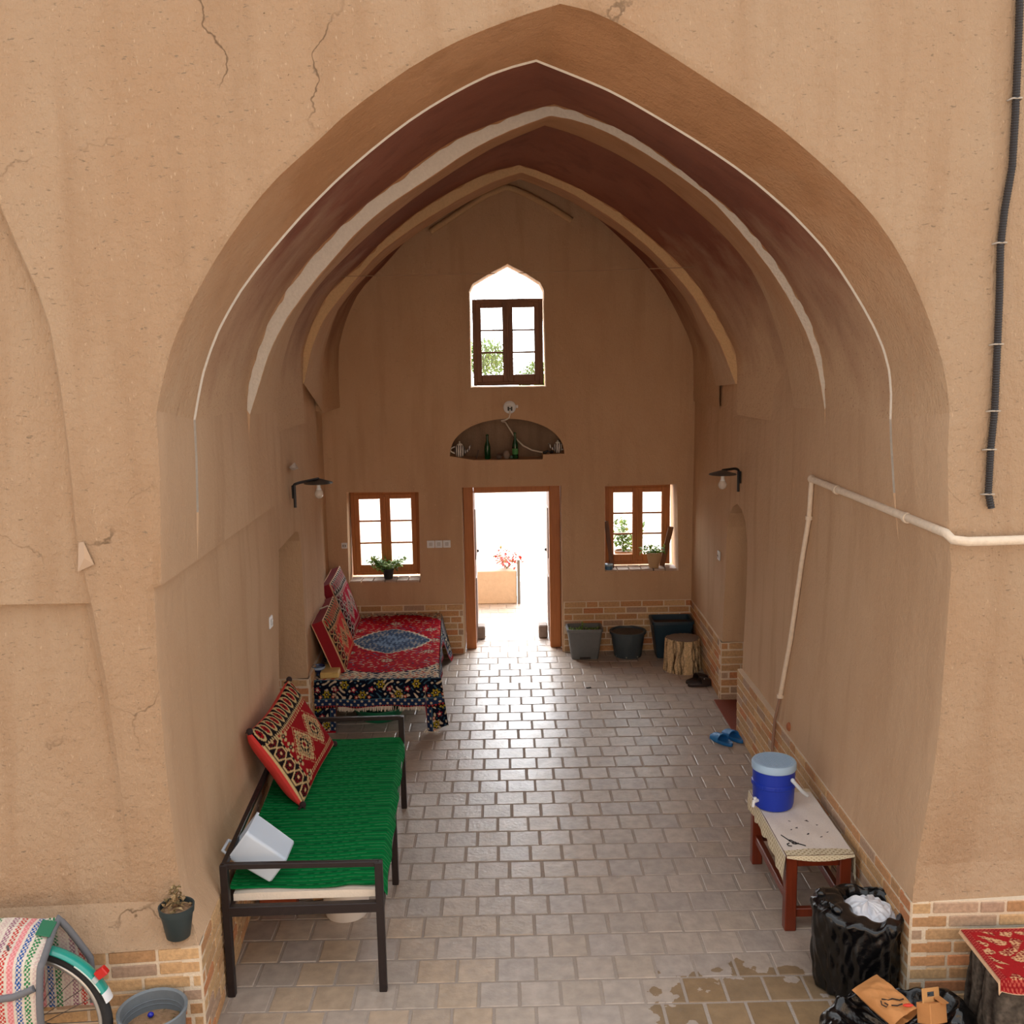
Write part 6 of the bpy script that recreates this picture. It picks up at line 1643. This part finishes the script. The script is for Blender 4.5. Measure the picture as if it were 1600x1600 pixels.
t = thing('saddle_bag', 'striped woven plastic saddle bag with grey edging hung over the bicycle wheel', 'bag', (-2.2, 3.99, .40))
n, m = 240, 300
U, V = np.meshgrid(np.linspace(0, 1, n), np.linspace(0, 1, m), indexing='ij')
L1, L2 = .42, .26            # hanging panels, top
tot = 2*L1+L2; s_ = V*tot
# path over the wheel: near panel up, across the top, down the far panel
yn, yf, zt = 3.865, 4.11, .765
Yp = np.where(s_ < L1, yn-.03*np.sin(np.clip(s_/L1, 0, 1)*pi), np.where(s_ < L1+L2, yn+(s_-L1)/L2*(yf-yn), yf+.012*np.sin(np.clip((s_-L1-L2)/L1, 0, 1)*pi)))
Zp = np.where(s_ < L1, zt-.055-(L1-s_), np.where(s_ < L1+L2, zt-.055+.055*np.clip((s_-L1)/L2*1.4, 0, 1), zt-(s_-L1-L2)))
sel = .03; kk = np.clip(1-np.abs(s_-L1)/sel, 0, 1)
Zp = Zp-kk**2*.012; Yp = Yp+kk**2*.006
xr = np.where(s_ < L1, -1.945+.015*(s_/L1), np.where(s_ < L1+L2, -1.93-.03*((s_-L1)/L2), -1.96+.12*np.clip((s_-L1-L2)/.2, 0, 1)))
Xp = -2.62*(1-U)+xr*U
Zp = Zp+.006*np.sin(Xp*24)*np.sin(s_*15)-.02*np.clip((U-.93)/.07, 0, 1)*(np.abs(s_-L1-L2/2) < L2/2)
C = np.empty(U.shape+(3,)); C[:] = linN((216, 204, 190))
xx = Xp+.0*s_; band = ((xx+2.106)/.036) % 6
wv = (np.sin((xx+2.106)*2*pi/.0168)*np.sin(s_*2*pi/.019) > -.05)
for i, col in enumerate(((190, 60, 54), (216, 130, 132), (30, 84, 156), (44, 128, 76), (204, 178, 172), (150, 100, 120))):
    mk = (band >= i) & (band < i+.70); C[mk & wv] = linN(col)
    if i in (1,): C[mk & ~wv] = linN((228, 170, 170))
mb = MB(); mb.grid(np.stack([Xp, Yp, Zp], -1), 0, jitter_col(C, .06)); mb.build('woven_sheet', M_KILIM, t, smooth=180, colattr=True)
ME = simple('grey_edging', (108, 108, 112), .8, bump=.3, bscale=120)
P = np.stack([Xp, Yp, Zp], -1)
mb = MB(); e_ = P[-1, ::6]; mb.tube(e_, .015, 8)
mb.build('side_edging', ME, t, smooth=60)
i0 = int(m*(L1/tot)); rim_ = [Vector(P[i, int(i0-26+20*((i/(n-1))-.55)**2*2.2-8*(i/(n-1)))])+Vector((0, -.008, 0)) for i in range(0, n, 8)]
rim_ = [Vector(p)+Vector((0, 0, -.07*max(0, 1-abs((k/len(rim_))-.55)*1.6)+.02)) for k, p in enumerate(rim_)]
MB().tube(rim_, .015, 8).build('pocket_edging', ME, t, smooth=60)
MB().box((-1.975, 4.03, .762), (.06, .09, .006), Euler((.2, .25, .1)), .002).build('green_lining', simple('green_lining', (40, 110, 80), .7), t)

# ------------------------------------------------------------------ outside the back door
o = MB().box((-.42, 12.72, .21), (1.12, .44, .42), None, .01).build('planter_wall', simple('pale_brick_box', (190, 168, 146), .9, bump=.5, bscale=18, var=.14)); 
o.name = 'flower_bed'; tag(o, 'low pale brick flower bed outside the open doorway', 'flower bed')
M_MET = simple('grey_metal', (120, 116, 112), .5, .5)
o = MB().bar((.165, 12.50, -.02), (.165, 12.50, .56), .035, .035, .003).build('metal_post', M_MET); tag(o, 'thin grey metal post at the end of the flower bed outside the door', 'post')
t = thing('flowering_plant', 'red flowering plant at the end of the flower bed outside the door', 'plant', (.02, 12.66, .42))
RC = [lin(q) for q in ((206, 60, 44), (224, 96, 70), (190, 44, 50), (150, 130, 60))]
bushy(t, (.02, 12.64, .42), .20, .26, 150, .07, 41, cols=RC, name='red_leaves')
for x, l in ((-.345, 'grey stone door stop at the left leaf of the open door'), (.455, 'grey stone door stop at the right leaf of the open door')):
    o = MB().box((x+(.06 if x < 0 else -.05), 11.0, .072), (.10, .16, .145), None, .012).build('door_stone', simple('grey_stone', (138, 124, 114), .9, bump=.5, bscale=25, var=.15)); tag(o, l, 'stone')
def tree(label, x, y, h, rad, seed, zc):
    t = thing('tree', label, 'tree', (x, y, 0), 'trees in the back yard')
    MB().tube([(x, y, 0), (x+.08, y, h*.4), (x-.05, y, h*.7)], [.13, .10, .05], 9).build('trunk', simple('tree_bark', (110, 90, 70), .9, bump=.5, bscale=20), t, smooth=60)
    r = random.Random(seed); mb = MB()
    for k in range(2600):
        d = rdir(r, -1); f = r.random()**.4; q = (x+d.x*rad*f, y+d.y*rad*f, zc+d.z*rad*.72*f); leaf(mb, q, rdir(r, -.6), r.uniform(.06, .12), .05, r.choice(LEAFC))
    mb.build('crown', M_LEAF, t, colattr=True)
tree('leafy tree in the back yard seen in the left panes of the upper window', -.36, 23.2, 3.0, .62, 61, 2.95)
tree('lower leafy tree in the yard seen in the bottom right pane of the upper window', .90, 23.4, 2.6, .58, 62, 2.48)
